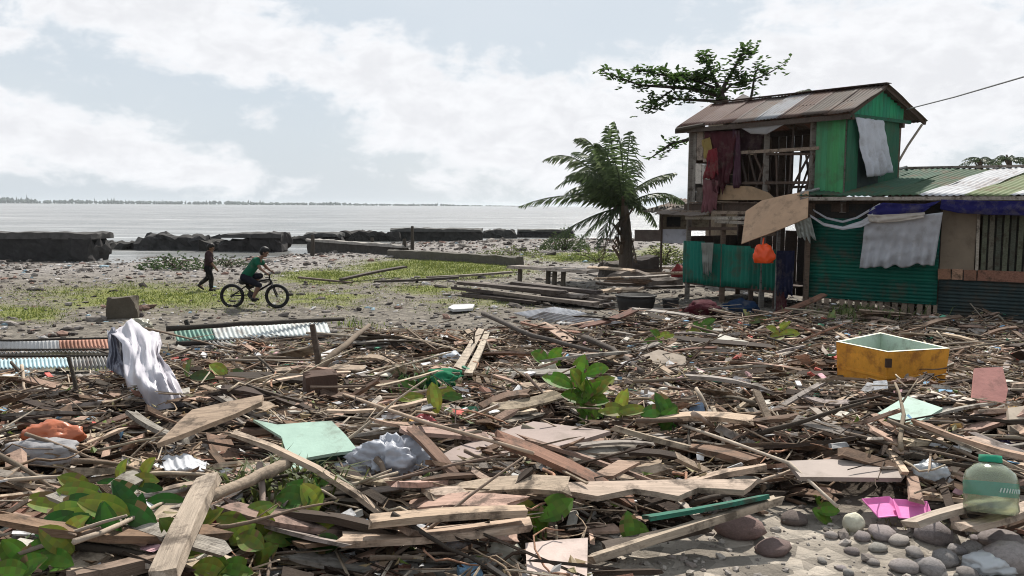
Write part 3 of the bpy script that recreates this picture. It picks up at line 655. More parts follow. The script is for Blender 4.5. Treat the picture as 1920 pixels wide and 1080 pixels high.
hang('red_shirt', (T(3.35, -.2, 3.5), T(3.1, -.2, 3.55), T(3.0, -.22, 2.95), T(3.45, -.22, 2.9)), (.27, .04, .05), 'red shirt hung in front of the maroon cloth', 'shirt', amp=.06, hem=.2, fold=.04)
hang('pink_towel', (T(3.5, -.17, 2.85), T(3.05, -.17, 2.8), T(3.05, -.2, 2.15), T(3.5, -.2, 2.1)), (.24, .1, .11), 'faded pink towel below the red shirt', 'towel', amp=.05, hem=.15, fold=.05)
hang('yellow_cloth', (T(3.6, -.15, 3.75), T(3.35, -.15, 3.8), T(3.2, -.16, 3.3), T(3.5, -.16, 3.35)), (.38, .28, .1), 'dull yellow cloth beside the red shirt', 'cloth', amp=.04, hem=.1)
hang('purple_cloth', (T(2.75, -.1, 3.95), T(2.55, -.1, 3.9), T(2.45, -.12, 2.7), T(2.65, -.12, 2.65)), (.13, .06, .09), 'narrow purple-brown cloth at the edge of the maroon cloth', 'cloth', amp=.05, hem=.1, fold=.04)
hang('brown_blanket', (T(3.5, .05, 3.97), T(1.95, .05, 3.97), T(2.1, .06, 3.45), T(3.4, .06, 3.4)), (.06, .03, .035), 'dark brown blanket strung behind the maroon cloth', 'blanket', amp=.06, hem=.2, fold=.05)
tarp('grey_awning_cloth', [T(u, -.2, 4.0 + dz) for u, dz in ((2.5, 0), (2.1, .0), (1.7, .02), (1.35, .04))], [T(u, -.22, z) for u, z in ((2.45, 3.96), (2.15, 3.8), (1.75, 3.76), (1.3, 3.95))], (.42, .40, .40), 'grey cloth sagging under the rusty eave', 'cloth', 6.)
hang('white_rag', (at(1487, 412, 17.3), at(1520, 408, 17.2), at(1530, 450, 17.2), at(1495, 440, 17.3)), (.48, .50, .46), 'dirty white rag hanging above the doorway', 'rag', amp=.05, fr=5, hem=.2, fold=.05)
hang('grey_rag', (at(1315, 455, 19.8), at(1338, 455, 19.7), at(1334, 512, 19.7), at(1318, 508, 19.8)), (.42, .42, .38), 'grey rag hung over the green corrugated half wall', 'rag', amp=.05, fr=4, hem=.2, fold=.03)
hang('dark_blue_cloth', (at(1456, 470, 17.6), at(1490, 470, 17.4), at(1486, 555, 17.3), at(1455, 550, 17.5)), (.022, .024, .06), 'dark navy cloth hanging at the doorway post', 'cloth', amp=.06, hem=.15, fold=.05)
hang('maroon_rag', (at(1456, 545, 17.5), at(1474, 548, 17.4), at(1476, 592, 17.3), at(1454, 590, 17.4)), (.12, .035, .04), 'maroon rag hanging low at the doorway post', 'rag', amp=.06, hem=.1, fold=.03)
ORB = crumple('orange_bag', at(1432, 492, 17.35), (.20, .14, .25), (.85, .09, .012), seed=4.2, rough=.35); props(ORB, 'bright orange plastic bag hung beside the doorway', 'bag')
MB().tube([at(1432, 446, 17.4), at(1430, 460, 17.35), at(1432, 474, 17.35)], .018, 6).build('bag_handle', PLASTIC, (.75, .08, .012), ORB)
# doorway
wbar('eave_shade_board', (-.05, .06, 2.14), (2.45, .06, 2.14), .02, .4, WOOD, (.03, .028, .026))  # dark board added to fill the gap below the eave with shade
wbar('door_post', (-.05, -.02, -.2), (-.05, -.02, 2.3), .09, .09, WOOD, W1)
props(MB().bar(T(1.42, -.12, -.15), T(1.40, -.14, 1.9), .07, .05).build('door_jamb', WOOD, (.20, .19, .18)), 'thin grey upright board beside the orange bag', 'post')
props(MB().tube([at(1700, 205, 18.3), at(1790, 182, 15.5), at(1930, 141, 12.5), at(2300, 40, 9.5)], .012, 6).build('power_cable', RUBBER, (.2, .2, .2)), 'power cable running from the rusty gable roof to the sky edge', 'cable')
pp = at(2300, 40, 9.5)
props(MB().tube([(pp.x, pp.y, H(pp.x, pp.y) - .5), (pp.x, pp.y, pp.z + .6)], [.14, .1], 10).build('utility_pole', WOOD, (.2, .17, .14)), 'round wooden pole that carries the power cable', 'pole')

# ---------------------------------------------------------------- small huts behind
bs = G(1262, 500); BS = Vector((at(1262, 480, 27).x, 27, 0))
r = thing('back_shack', 'small dark shack behind the palm with a pale grey wall panel', 'house', BS)
def xb(nm, px0, px1, y0, y1, d, th, m, col, par):
    a, b = at(px0, y1, d), at(px1, y0, d); return MB().box(((a.x + b.x) / 2, d, (a.z + b.z) / 2), (b.x - a.x, th, b.z - a.z)).build(nm, m, col, par)
xb('wall_panel', 1240, 1292, 430, 456, 27, .05, SHEET, (.40, .40, .44), r)
xb('wall', 1236, 1330, 402, 432, 27.3, .06, WOOD, (.16, .13, .09), r)
xb('window', 1250, 1276, 407, 425, 27.25, .06, WOOD, (.012, .011, .01), r)
xb('low_wall', 1190, 1242, 431, 452, 27.6, .12, STONE, (.19, .16, .15), r)
for x in (1240, 1292, 1330):
    xb('post', x - 3, x + 3, 395, 520, 26.95, .1, WOOD, W2, r)
corr('roof_sheet', (at(1222, 394, 26.6), at(1340, 390, 26.6), at(1340, 372, 28.5), at(1268, 372, 28.5)), 10, (.055, .045, .04), r, .015, .04)
corr('roof_sheet', (at(1202, 398, 26.2), at(1300, 400, 26.2), at(1300, 388, 27.2), at(1240, 384, 27.2)), 8, (.12, .1, .085), r, .015, .04)
hb = Vector((at(1410, 190, 27).x, 28, 0))
r = thing('hip_roof_hut', 'hut whose dark pointed roof shows above the rusty gable roof', 'house', hb)
a0, a1 = at(1372, 197, 27), at(1445, 197, 27); zt = at(1410, 176, 28).z
cx, hw, hd = (a0.x + a1.x) / 2, (a1.x - a0.x) / 2 * 1.5, 1.6; ze = a0.z - .25
MB().add([(cx - hw, 27 - .3, ze), (cx + hw, 27 - .3, ze), (cx + hw, 27 + 2 * hd, ze), (cx - hw, 27 + 2 * hd, ze), (cx, 28, zt)], [(0, 1, 4), (1, 2, 4), (2, 3, 4), (3, 0, 4), (3, 2, 1, 0)]).build('roof', TIN, (.05, .035, .035), r)
MB().box((cx, 28.2, (ze - .05) / 2), (hw * 1.7, 2.4, ze - .1)).build('wall', WOOD, (.2, .15, .1), r)

# ================================================================ VEGETATION
def bez(a, b, c, t): return a * (1 - t) ** 2 + b * 2 * t * (1 - t) + c * t * t
def frond(parent, a, b, c, ln, col, seed, droop=.7, nl=46, wind=-.4):
    """coconut frond: rachis curve with two rows of narrow leaflets, one mesh"""
    rnd = random.Random(seed); mb = MB(); a, b, c = Vector(a), Vector(b), Vector(c)
    pts = [bez(a, b, c, i / 8) for i in range(9)]; mb.tube(pts, [.03 - .003 * i for i in range(9)], 4, False)
    for i in range(2, nl):
        t_ = i / nl; p = bez(a, b, c, t_); d = (bez(a, b, c, min(1, t_ + .02)) - bez(a, b, c, t_ - .02)).normalized()
        side = d.cross(Vector((0, 0, 1)));  side = side.normalized() if side.length > .05 else Vector((1, 0, 0))
        L = ln * (math.sin(math.pi * min(1, .12 + t_ * .86)) ** .6) * rnd.uniform(.75, 1.15)
        for s in (-1, 1):
            dirn = (side * s * rnd.uniform(.5, .9) + d * rnd.uniform(.5, .9) + Vector((wind * rnd.uniform(.3, 1.2), 0, -droop * rnd.uniform(.4, 1.3)))).normalized()
            q = p + dirn * L * .55; e = q + (dirn + Vector((wind * .6, 0, -droop * .9))).normalized() * L * .45
            w_ = d * .031
            mb.add([p - w_ * .6, p + w_ * .6, q + w_, q - w_, e], [(0, 1, 2, 3), (3, 2, 4)])
    return mb.build('frond', LEAF, col, parent)
def palm(base, crown, fr, label, lean=0.0, group=None, rad=.17, nl=46, name='palm_tree'):
    r = thing(name, label, 'palm', base, group)
    base, crown = Vector(base), Vector(crown); pts = []; rd = []
    for i in range(15):
        t_ = i / 14; pts.append(base.lerp(crown, t_) + Vector((lean * math.sin(t_ * 3.1), 0, -.2 * (1 - t_)))); rd.append(rad * (1.35 - .5 * t_) * (1 + .07 * (i % 2)))
    MB().tube(pts, rd, 9).build('trunk', BARK, (.09, .07, .055), r)
    for k in range(26):
        t_ = random.uniform(.25, 1); p = base.lerp(crown, t_); a_ = random.uniform(0, 6.28); o_ = Vector((math.cos(a_), math.sin(a_), 0))
        MB().bar(p + o_ * rad * .7, p + o_ * rad * 2.0 + Vector((0, 0, .3)), .09, .03).build('leaf_base', BARK, jit((.09, .065, .045)), r)
    for k, (b, c, ln, col) in enumerate(fr): frond(r, crown + Vector((0, 0, random.uniform(-.15, .15))), b, c, ln, col, k * 3 + 1, nl=nl)
    return r
PB = G(1168, 522); pd_ = PB.y; PC = at(1168, 386, pd_)
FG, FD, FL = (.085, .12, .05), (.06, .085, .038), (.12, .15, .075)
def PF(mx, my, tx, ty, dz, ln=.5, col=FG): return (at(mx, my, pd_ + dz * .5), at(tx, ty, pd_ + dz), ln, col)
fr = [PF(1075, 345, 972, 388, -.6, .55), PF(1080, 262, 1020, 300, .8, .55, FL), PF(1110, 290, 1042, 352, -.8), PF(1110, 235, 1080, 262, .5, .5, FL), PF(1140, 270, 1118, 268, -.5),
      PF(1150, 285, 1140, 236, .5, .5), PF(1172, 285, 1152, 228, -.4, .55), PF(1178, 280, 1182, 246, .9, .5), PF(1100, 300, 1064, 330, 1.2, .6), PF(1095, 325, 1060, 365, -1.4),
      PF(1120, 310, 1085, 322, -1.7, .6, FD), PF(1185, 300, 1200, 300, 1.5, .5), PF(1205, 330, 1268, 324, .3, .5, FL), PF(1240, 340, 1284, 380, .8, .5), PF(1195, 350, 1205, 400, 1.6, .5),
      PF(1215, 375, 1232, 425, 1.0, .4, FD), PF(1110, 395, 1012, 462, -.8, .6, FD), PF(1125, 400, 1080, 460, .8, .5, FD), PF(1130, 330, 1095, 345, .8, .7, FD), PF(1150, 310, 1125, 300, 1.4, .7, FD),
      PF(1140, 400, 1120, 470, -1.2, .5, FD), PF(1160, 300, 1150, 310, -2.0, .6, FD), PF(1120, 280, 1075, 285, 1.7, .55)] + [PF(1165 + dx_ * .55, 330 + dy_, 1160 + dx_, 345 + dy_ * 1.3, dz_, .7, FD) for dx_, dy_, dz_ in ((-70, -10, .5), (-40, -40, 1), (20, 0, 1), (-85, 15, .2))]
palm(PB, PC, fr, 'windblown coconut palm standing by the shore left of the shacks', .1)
# dead brown skirt at the trunk
for k in range(7):
    a_ = PC + Vector((random.uniform(-.2, .2), random.uniform(-.2, 0), random.uniform(-.5, .1)))
    b_ = PB + Vector((random.uniform(-.7, .5), random.uniform(-.6, .2), random.uniform(.2, 1.0)))
    props(frond(None, a_, a_.lerp(b_, .4) + Vector((random.uniform(-.4, .3), -.2, .2)), b_, .35, (.08, .06, .04), 50 + k, 1.0, 20), 'dead brown frond drooping against the windblown palm trunk', 'frond', 'dead fronds on the palm trunk')
for px, py, d, k in ((1838, 303, 46, 0), (1893, 300, 44, 1), (1528, 178, 40, 2)):
    c = at(px, py, d); fr = []
    for j in range(9):
        a_ = j * .7 + k; e = c + Vector((math.cos(a_) * 1.2, math.sin(a_) * .8, -.15 + .25 * math.sin(a_ * 2))); fr.append((c.lerp(e, .5) + Vector((0, 0, .35)), e, .35, FD))
    palm((c.x, c.y, H(c.x, c.y)), c, fr, ['distant palm top showing above the striped roof', 'distant palm top above the striped roof beside the frame edge', 'distant palm top peeping over the rusty ridge'][k], 0, None, .14, 18)

# tree with horizontal layered limbs behind the tower
def leafquad(mb, p, d, L, w, up=Vector((0, 0, 1))):
    d = d.normalized(); s = d.cross(up); s = s.normalized() if s.length > .1 else Vector((1, 0, 0)); n = s.cross(d)
    mb.add([p, p + d * L * .45 + s * w + n * .02, p + d * L * .85 + s * w * .8, p + d * L, p + d * L * .85 - s * w * .8, p + d * L * .45 - s * w + n * .02, p + d * L * .5 - n * .02], [(0, 1, 6), (1, 2, 3, 6), (6, 3, 4, 5), (0, 6, 5)])
TD = 23.5
r = thing('almond_tree', 'broad-leaved tree with layered limbs rising behind the two-storey shack', 'tree', (at(1400, 300, TD).x, TD, 0))
limbs = [([(1400, 420), (1395, 300), (1370, 205)], [.2, .17, .12], 0), ([(1370, 205), (1350, 180), (1290, 165), (1200, 160), (1128, 133)], [.09, .07, .05, .03, .012], 60),
         ([(1365, 200), (1345, 160), (1330, 125), (1318, 98)], [.08, .05, .03, .012], 34), ([(1350, 175), (1370, 140), (1390, 105), (1402, 92)], [.06, .045, .03, .012], 34),
         ([(1340, 165), (1300, 150), (1240, 140), (1192, 130)], [.05, .04, .03, .012], 44), ([(1400, 215), (1410, 175), (1415, 140), (1425, 120)], [.05, .035, .025, .012], 9),
         ([(1412, 150), (1440, 138), (1478, 116)], [.025, .018, .008], 9), ([(1358, 190), (1310, 188), (1260, 185), (1210, 210)], [.05, .04, .025, .01], 26),
         ([(1350, 180), (1370, 160), (1400, 148), (1385, 170)], [.04, .03, .02, .01], 30), ([(1260, 170), (1235, 185), (1200, 200)], [.03, .02, .01], 12),
         ([(1390, 290), (1330, 255), (1290, 262), (1258, 270), (1236, 285), (1216, 299)], [.08, .06, .05, .045, .03, .012], 8), ([(1280, 262), (1250, 285), (1240, 288)], [.02, .014, .008], 5),
         ([(1330, 150), (1290, 142), (1262, 155)], [.03, .02, .01], 40)]
lf = MB(); tr = MB()
for pts, rd, nl in limbs:
    dz = random.uniform(-.6, .6); P3 = [at(x, y, TD + (dz if i else 0) * min(i, 2) / 2) for i, (x, y) in enumerate(pts)]
    tr.tube(P3, rd, 6)
    for k in range(int(nl * 2.3)):
        s = (random.random() ** .7) * (len(P3) - 1); i = min(int(s), len(P3) - 2)
        if len(pts) > 3 and s < .5: continue
        p = P3[i].lerp(P3[i + 1], s - i) + Vector((random.gauss(0, .1), random.gauss(0, .22), random.gauss(.02, .07)))
        for q in range(3): leafquad(lf, p + Vector((random.gauss(0, .05), random.gauss(0, .06), random.gauss(0, .03))), Vector((random.gauss(0, 1), random.gauss(0, 1), random.uniform(-.2, .6))), random.uniform(.12, .22), random.uniform(.03, .05))
tr.build('trunk', BARK, (.045, .036, .03), r)
lf.build('crown', LEAF, (.045, .085, .02), r)

# broad-leaved sprigs lying in the debris
def leafblade(mb, p, d, L, w, up, curl=.25, n=8):
    d = d.normalized(); s = d.cross(up).normalized(); nn = s.cross(d); vs_ = []
    for i in range(n + 1):
        t_ = i / n; ww = w * (math.sin(math.pi * min(1, (t_ * .93 + .05) ** 1.15)) ** .7) * (1.0 if i < n else .3); c = p + d * L * t_ - nn * curl * L * t_ * t_
        vs_ += [c + s * ww + nn * ww * .35, c + s * ww * .5 + nn * ww * .13, c, c - s * ww * .5 + nn * ww * .13, c - s * ww + nn * ww * .35]
    mb.add(vs_, [(i * 5 + k, i * 5 + k + 1, (i + 1) * 5 + k + 1, (i + 1) * 5 + k) for i in range(n) for k in range(4) if not (k in (0, 3) and random.random() < .06)])
LG, LY = (.085, .17, .02), (.19, .22, .035)
CLEARPX = []
def sprig(pixels, label, L=.2, w=.07, lift=.2, col=LG, name='leafy_sprig', base=None, tall=False):
    bx = base or (sum(p[0] for p in pixels) / len(pixels), max(p[1] for p in pixels))
    g0 = G(*bx); r = thing(name, label, 'plant', g0); CLEARPX.append((bx[0], bx[1] + 3, L * 1.1))
    for px, py, ang in pixels:
        p = at(px, py, g0.y + random.uniform(-.05, .05)) if tall else G(px, py, lift + random.uniform(0, .07)); mb = MB()
        d = Vector((math.cos(ang), random.uniform(-.5, .1), math.sin(ang) * .8)); 
        leafblade(mb, p - d.normalized() * L * .5, d, L * random.uniform(.85, 1.15), w * random.uniform(.9, 1.15), Vector((random.uniform(-.3, .3), -.75, .75)), random.uniform(.05, .3))
        cl_ = jit(col if random.random() < .75 else LY); fc = []
        for fq in mb.f:
            inn_ = min(fq) % 5 in (1, 2); c_ = [q * (1.2 if inn_ else .88) * random.uniform(.8, 1.18) for q in cl_]
            if not inn_ and random.random() < .1: c_ = (.16, .11, .05)
            fc.append((*c_, 1))
        ob('leaf', mesh('leaf', mb.v, mb.f, LEAFA, True, fc), None, r)
        m2 = MB().tube([g0 - Vector((0, 0, .05)), g0.lerp(p, .6) + Vector((0, .03, .02)), p - d.normalized() * L * .5], [.007, .006, .004], 5); m2.build('stem', BARK, (.12, .15, .05), r)
    return r
sprig([(985, 958, 2.3), (1038, 955, .7), (1012, 968, 1.2)], 'pair of bright green leaves sprouting behind the pale upright panel', .17, .06, base=(1015, 1030), tall=True)
sprig([(1010, 668, 2.4), (1042, 672, 1.2), (1030, 690, .4)], 'green leaf clump high in the middle of the debris', .26, .09, base=(1030, 705), tall=True)
sprig([(1085, 715, 2.0), (1100, 735, 1.0), (1095, 758, 1.6), (1105, 775, 4.4), (1120, 695, .5), (1050, 715, 2.6), (1085, 700, 1.4), (1112, 750, .2), (1080, 745, 2.8), (1118, 770, -.3), (1090, 728, 2.2), (1100, 790, 5.0), (1125, 725, .9)], 'tall bright green broad-leaved seedling among the planks', .21, .065, base=(1100, 795), tall=True)
sprig([(1245, 760, 1.9), (1262, 772, -.6), (1235, 775, 2.8), (1255, 785, 4.2)], 'rounded dark green leaves beside the pale blue scrap', .18, .06, col=(.05, .12, .02), base=(1252, 795))
sprig([(1150, 768, 2.9), (1180, 770, .3), (1165, 760, 1.4)], 'small yellow-green leaves beside the tall seedling', .2, .05, col=LY, base=(1165, 785))
sprig([(210, 915, 2.6), (260, 905, .4), (150, 945, 3.0), (240, 930, 5.5), (120, 965, 3.3), (190, 950, -.3), (280, 925, -.2), (225, 900, 1.5), (160, 925, 2.7), (105, 985, 3.5), (140, 905, 2.2), (180, 980, .6), (250, 960, 5.9), (300, 945, .3), (95, 945, 2.6), (130, 990, 3.8), (270, 890, 1.2), (205, 985, 5.0)], 'dark green fallen leaves beside the driftwood logs', .19, .05, col=(.03, .09, .018), base=(200, 960))
sprig([(455, 1000, .8), (440, 985, 2.3), (470, 1015, -.2)], 'yellow-green leaf cluster below the bamboo log', .14, .05, col=(.13, .17, .03), base=(455, 1025))
sprig([(410, 1062, .5), (395, 1070, 2.6), (440, 1068, -.2)], 'green leaves at the foot of the leaning driftwood log', .13, .045, base=(415, 1085))
sprig([(570, 918, -.3), (595, 905, .5), (548, 935, 2.9), (585, 935, 5.2)], 'green leaves below the mint green board', .17, .055, col=(.06, .13, .02), base=(575, 950))
sprig([(30, 1040, 2.2), (70, 1030, .7), (50, 1062, 3.6), (95, 1050, .1), (15, 1075, 2.9), (130, 1000, 1.0), (110, 1015, 2.0)], 'green leaves beside the pale stones and driftwood plank', .15, .045, base=(70, 1075))
sprig([(1180, 992, 1.6), (1195, 1000, .3)], 'dull green leaf under the dark green plank', .13, .05, lift=.08, col=(.07, .12, .02), base=(1185, 1010))
sprig([(1535, 945, 2.0), (1555, 955, .3), (1545, 968, -.6)], 'small green leaves beside the white foam cube', .13, .045, lift=.02, base=(1545, 975))
sprig([(1310, 612, 2.4), (1325, 606, .8), (1300, 622, 3.0), (1330, 620, -.1)], 'low green leaf clump below the green half wall', .28, .08, base=(1315, 632), col=(.06, .12, .02))
sprig([(1450, 618, 2.4), (1468, 612, .9), (1480, 625, .1), (1455, 632, 3.2)], 'yellow-green leaf clump below the doorway', .28, .07, col=LY, base=(1465, 640))
sprig([(1230, 625, 2.2), (1245, 630, .5), (1225, 640, 3.0)], 'small green leaf clump near the black tub', .25, .07, base=(1235, 648))
sprig([(330, 1000, 2.0), (380, 975, .8), (350, 1030, 3.0), (500, 985, 1.8), (480, 960, .6), (520, 1010, 2.6), (540, 975, .2), (495, 1040, 1.0)], 'olive green weeds between the driftwood log and the wide pale plank', .15, .045, col=(.11, .15, .03), base=(470, 1030))
sprig([(560, 1005, 2.4), (590, 985, .5), (610, 1020, 3.2)], 'small dark leaves left of the wide pale plank', .14, .045, col=(.04, .09, .02), base=(590, 1030))
sprig([(770, 725, 2.3), (795, 712, 1.2), (830, 735, .4), (850, 745, .0), (775, 745, 3.1), (815, 748, 1.7)], 'green weedy leaves around the green netting', .2, .05, col=(.06, .12, .025), base=(810, 755))
sprig([(410, 692, 2.3), (440, 700, .6), (380, 705, 3.0), (350, 690, 1.4)], 'small grey-green leaves below the fallen grey corrugated sheet', .22, .06, col=(.08, .11, .04), base=(400, 715))
sprig([(1400, 590, 2.0), (1420, 600, .5), (1560, 592, 1.5), (1590, 585, .6), (1630, 590, 2.5), (1660, 586, .4)], 'pale green leafy trash along the foot of the green wall', .3, .07, col=(.2, .22, .09), base=(1500, 605))
# grassy tangle clumps: fine blades from one root
def tuft(px, py, n, h, spread, col, label, name='grass_tuft'):
    g0 = G(px, py); mb = MB()
    for i in range(n):
        a_ = random.uniform(0, 6.28); p = g0 + Vector((random.gauss(0, spread), random.gauss(0, spread * .6), -.03)); hh = h * random.uniform(.4, 1.1)
        d = Vector((math.cos(a_) * .5, math.sin(a_) * .5, 1)); q = p + d * hh * .6; e = q + Vector((math.cos(a_) * .6, math.sin(a_) * .6, random.uniform(-.5, .5))) * hh * .5
        s = Vector((-math.sin(a_), math.cos(a_), 0)) * h * .02
        mb.add([p - s, p + s, q + s, q - s, e], [(0, 1, 2, 3), (3, 2, 4)])
    return props(mb.build(name, LEAF, col), label, 'grass', kind='stuff' if spread > .35 or n > 300 else None)
def bush(px, py, n, h, w, col, label):
    g0 = G(px, py); lf = MB(); st = MB(); r = thing('shrub', label, 'shrub', g0)
    for i in range(max(6, n // 60)):
        a_ = random.uniform(0, 6.28); e = g0 + Vector((math.cos(a_) * w * random.uniform(.2, .9), math.sin(a_) * w * .5, h * random.uniform(.5, 1))); st.tube([g0, g0.lerp(e, .5) + Vector((0, 0, h * .2)), e], [.025, .018, .008], 4)
    for i in range(n):
        a_ = random.uniform(0, 6.28); q = random.random() ** .5; z = h * random.random() * (1.15 - q * q) * (1 + .5 * nz(a_ * 2, px))
        leafquad(lf, g0 + Vector((math.cos(a_) * q * w, math.sin(a_) * q * w * .6, z)), Vector((random.gauss(0, 1), random.gauss(0, 1), random.uniform(-.2, .9))), random.uniform(.08, .18), random.uniform(.018, .04))
    st.build('stems', BARK, (.08, .06, .045), r)['kind'] = 'stuff'; lf.build('foliage', LEAF, col, r)['kind'] = 'stuff'
    return r
tuft(810, 752, 220, .42, .3, (.05, .10, .03), 'tangled green grass beside the green netting in the debris')
tuft(1610, 598, 260, .45, .55, (.12, .15, .05), 'straw-green tangle along the foot of the green wall')
tuft(1720, 592, 160, .4, .4, (.10, .11, .05), 'straw tangle where the green and dark walls meet')
tuft(520, 965, 320, .42, .13, (.10, .12, .035), 'tangled green stems beside the bamboo log')
tuft(1750, 985, 90, .12, .12, (.2, .19, .07), 'dry yellow grass tuft between the grey stones')
tuft(95, 1075, 130, .22, .16, (.08, .12, .03), 'green grass tuft beside the pale stones')
bush(330, 505, 420, .45, 1.3, (.05, .08, .03), 'dark green shrubby clump behind the walking person')
bush(425, 500, 160, .4, .8, (.07, .09, .045), 'sparse grey-green clump between the two people')
bush(1060, 470, 900, .9, 1.3, (.055, .085, .025), 'dark green bush under the palm fronds')
bush(1245, 495, 700, .7, 1.1, (.12, .14, .045), 'yellow-green bush beside the small back shack')
bush(1120, 490, 500, .5, 1.5, (.11, .14, .035), 'low yellow-green shrub left of the palm trunk')
bush(960, 478, 300, .35, 1.6, (.10, .12, .04), 'low straw-green shrub beyond the bright green grass')
tuft(660, 612, 60, .3, .25, (.12, .16, .03), 'bright green tuft at the edge of the debris')
tuft(600, 690, 80, .3, .25, (.1, .12, .04), 'grass tuft beside the dark upright stick')
# low field grass
n = 600000
gx_ = rng.uniform(-26, 16, n); gy_ = 11 + 29 * rng.random(n) ** 1.3
gg = grassy(gx_, gy_); nn_ = .5 + .5 * np.sin(gx_ * 2.3 + 1.7 * np.sin(gy_ * 1.3)) * np.sin(gy_ * 2.9 + np.sin(gx_ * 1.9) * 2)
keep = rng.random(n) < np.clip(gg * 1.25 - .18, 0, 1) * (.25 + .75 * nn_); gx_, gy_, gg = gx_[keep], gy_[keep], gg[keep]; n = len(gx_)
z0 = hf(gx_, gy_); a_ = rng.uniform(0, 6.283, n); hh = rng.uniform(.015, .055, n) * (.6 + gg); w_ = rng.uniform(.008, .02, n)
P0 = np.stack([gx_ - np.cos(a_) * w_, gy_ - np.sin(a_) * w_, z0 - .01], -1); P1 = np.stack([gx_ + np.cos(a_) * w_, gy_ + np.sin(a_) * w_, z0 - .01], -1)
P2 = np.stack([gx_ + rng.normal(0, .03, n), gy_ + rng.normal(0, .03, n), z0 + hh], -1)
cb = np.where((rng.random(n) < .35)[:, None], (.22, .24, .055), (.12, .155, .035)) * rng.uniform(.7, 1.25, (n, 1)); cb = np.concatenate([cb, np.ones((n, 1))], 1)
dry = rng.random(n) < .7 * (1 - np.clip(gg * 1.3, 0, 1)); cb[dry, :3] = np.array((.27, .24, .12)) * rng.uniform(.6, 1.2, (dry.sum(), 1))
me = np_mesh('grass', np.stack([P0, P1, P2], 1).reshape(-1, 3), np.arange(n * 3).reshape(-1, 3), LEAFA, cb)
props(ob('grass', me), 'short yellow-green grass over the open ground by the shore', 'grass', kind='stuff')

# ================================================================ DEBRIS
CLEARPX += [(1660, 740, .75), (1740, 735, .6), (1580, 705, .4), (1705, 802, .3), (1855, 770, .3), (1805, 788, .28), (300, 795, .4), (265, 720, .5), (580, 893, .33), (640, 880, .25), (735, 903, .22), (675, 898, .18), (930, 868, .4), (1050, 850, .35), (345, 905, .18), (90, 872, .4), (60, 900, .3),
            (603, 778, .25), (1300, 800, .18), (928, 797, .16), (1680, 965, .2), (1860, 970, .22), (905, 700, .2), (810, 745, .3), (1590, 902, .3), (400, 820, .3), (1240, 702, .3), (1360, 668, .3), (1080, 612, .7), (1045, 1100, .3), (1000, 1075, .25), (40, 1000, .35), (90, 1060, .25)]
CLR = [(G(a, b), c) for a, b, c in CLEARPX]; CX = np.array([[q[0].x, q[0].y, q[1]] for q in CLR])
def cleared(x, y):
    x, y = np.atleast_1d(x), np.atleast_1d(y); return (np.hypot(x[:, None] - CX[None, :, 0], y[:, None] - CX[None, :, 1]) < CX[None, :, 2]).any(1)
def plank_mesh(L, W, Th, seed, jag=.05, bend=.02, nseg=4, m=None):
    rnd = random.Random(seed); vs_ = []
    tw = rnd.uniform(-.12, .12); bz = rnd.uniform(-bend, bend); by = rnd.uniform(-.5, .5) * bend
    for i in range(nseg + 1):
        t_ = i / nseg; x = (t_ - .5) * L; a_ = tw * (t_ - .5)
        for (y, z) in ((-W / 2, -Th / 2), (0, -Th / 2), (W / 2, -Th / 2), (W / 2, Th / 2), (0, Th / 2), (-W / 2, Th / 2)):
            jx = rnd.uniform(-1, .2) * jag * (1 if i == nseg else -1) if i in (0, nseg) else 0
            yy = y * (1 + rnd.uniform(-.08, .06)); q = Vector((x + jx, yy * math.cos(a_) - z * math.sin(a_) + by * math.sin(t_ * 3.1), yy * math.sin(a_) + z * math.cos(a_) + bz * math.sin(t_ * 3.14)))
            vs_.append(q)
    fs = [(i * 6 + k, i * 6 + (k + 1) % 6, (i + 1) * 6 + (k + 1) % 6, (i + 1) * 6 + k) for i in range(nseg) for k in range(6)]
    fs = [tuple(reversed(f)) for f in fs] + [(0, 1, 4, 5), (1, 2, 3, 4)] + [tuple(reversed([nseg * 6 + k for k in q])) for q in ((0, 1, 4, 5), (1, 2, 3, 4))]
    return mesh('plank', vs_, fs, m or WOOD)
def frame(a, b, roll=0.0):
    """matrix with x from a to b, y level, centred"""
    a, b = Vector(a), Vector(b); x = (b - a).normalized(); y = Vector((0, 0, 1)).cross(x)
    y = y.normalized() if y.length > .05 else Vector((0, 1, 0)); z = x.cross(y)
    m3 = Matrix((x, y, z)).transposed() @ Matrix.Rotation(roll, 3, 'X')
    return Matrix.Translation((a + b) / 2) @ m3.to_4x4()
CT, CP, CG, CB, CDK, CRD = (.42, .32, .235), (.37, .25, .19), (.27, .235, .205), (.145, .092, .062), (.046, .032, .024), (.2, .10, .07)
HN = [0]
def plank(x0, y0, x1, y1, W, Th, col, l0, l1, label, roll=0.0, jag=.04, bend=.02, name='plank', cat='plank', group=None):
    a, b = G(x0, y0, l0), G(x1, y1, l1); HN[0] += 1
    return props(ob(name, plank_mesh((b - a).length, W, Th, HN[0] * 7, jag, bend, 7), col, None, frame(a, b, roll)), label, cat, group)
def pole(pts, rad, col, label, lifts, name='pole', cat='stick', m=None, group=None):
    P3 = [G(x, y, l) for (x, y), l in zip(pts, lifts)]
    Q = []
    for i in range(len(P3) - 1):
        for k in range(4): Q.append(P3[i].lerp(P3[i + 1], k / 4) + Vector((random.gauss(0, rad * .08), random.gauss(0, rad * .08), random.gauss(0, rad * .12))))
    Q.append(P3[-1]); n = len(Q)
    return props(MB().tube(Q, [rad * (1.1 - .35 * i / n) * random.uniform(.92, 1.08) for i in range(n)], 7).build(name, m or BARK, col, None, True), label, cat, group)
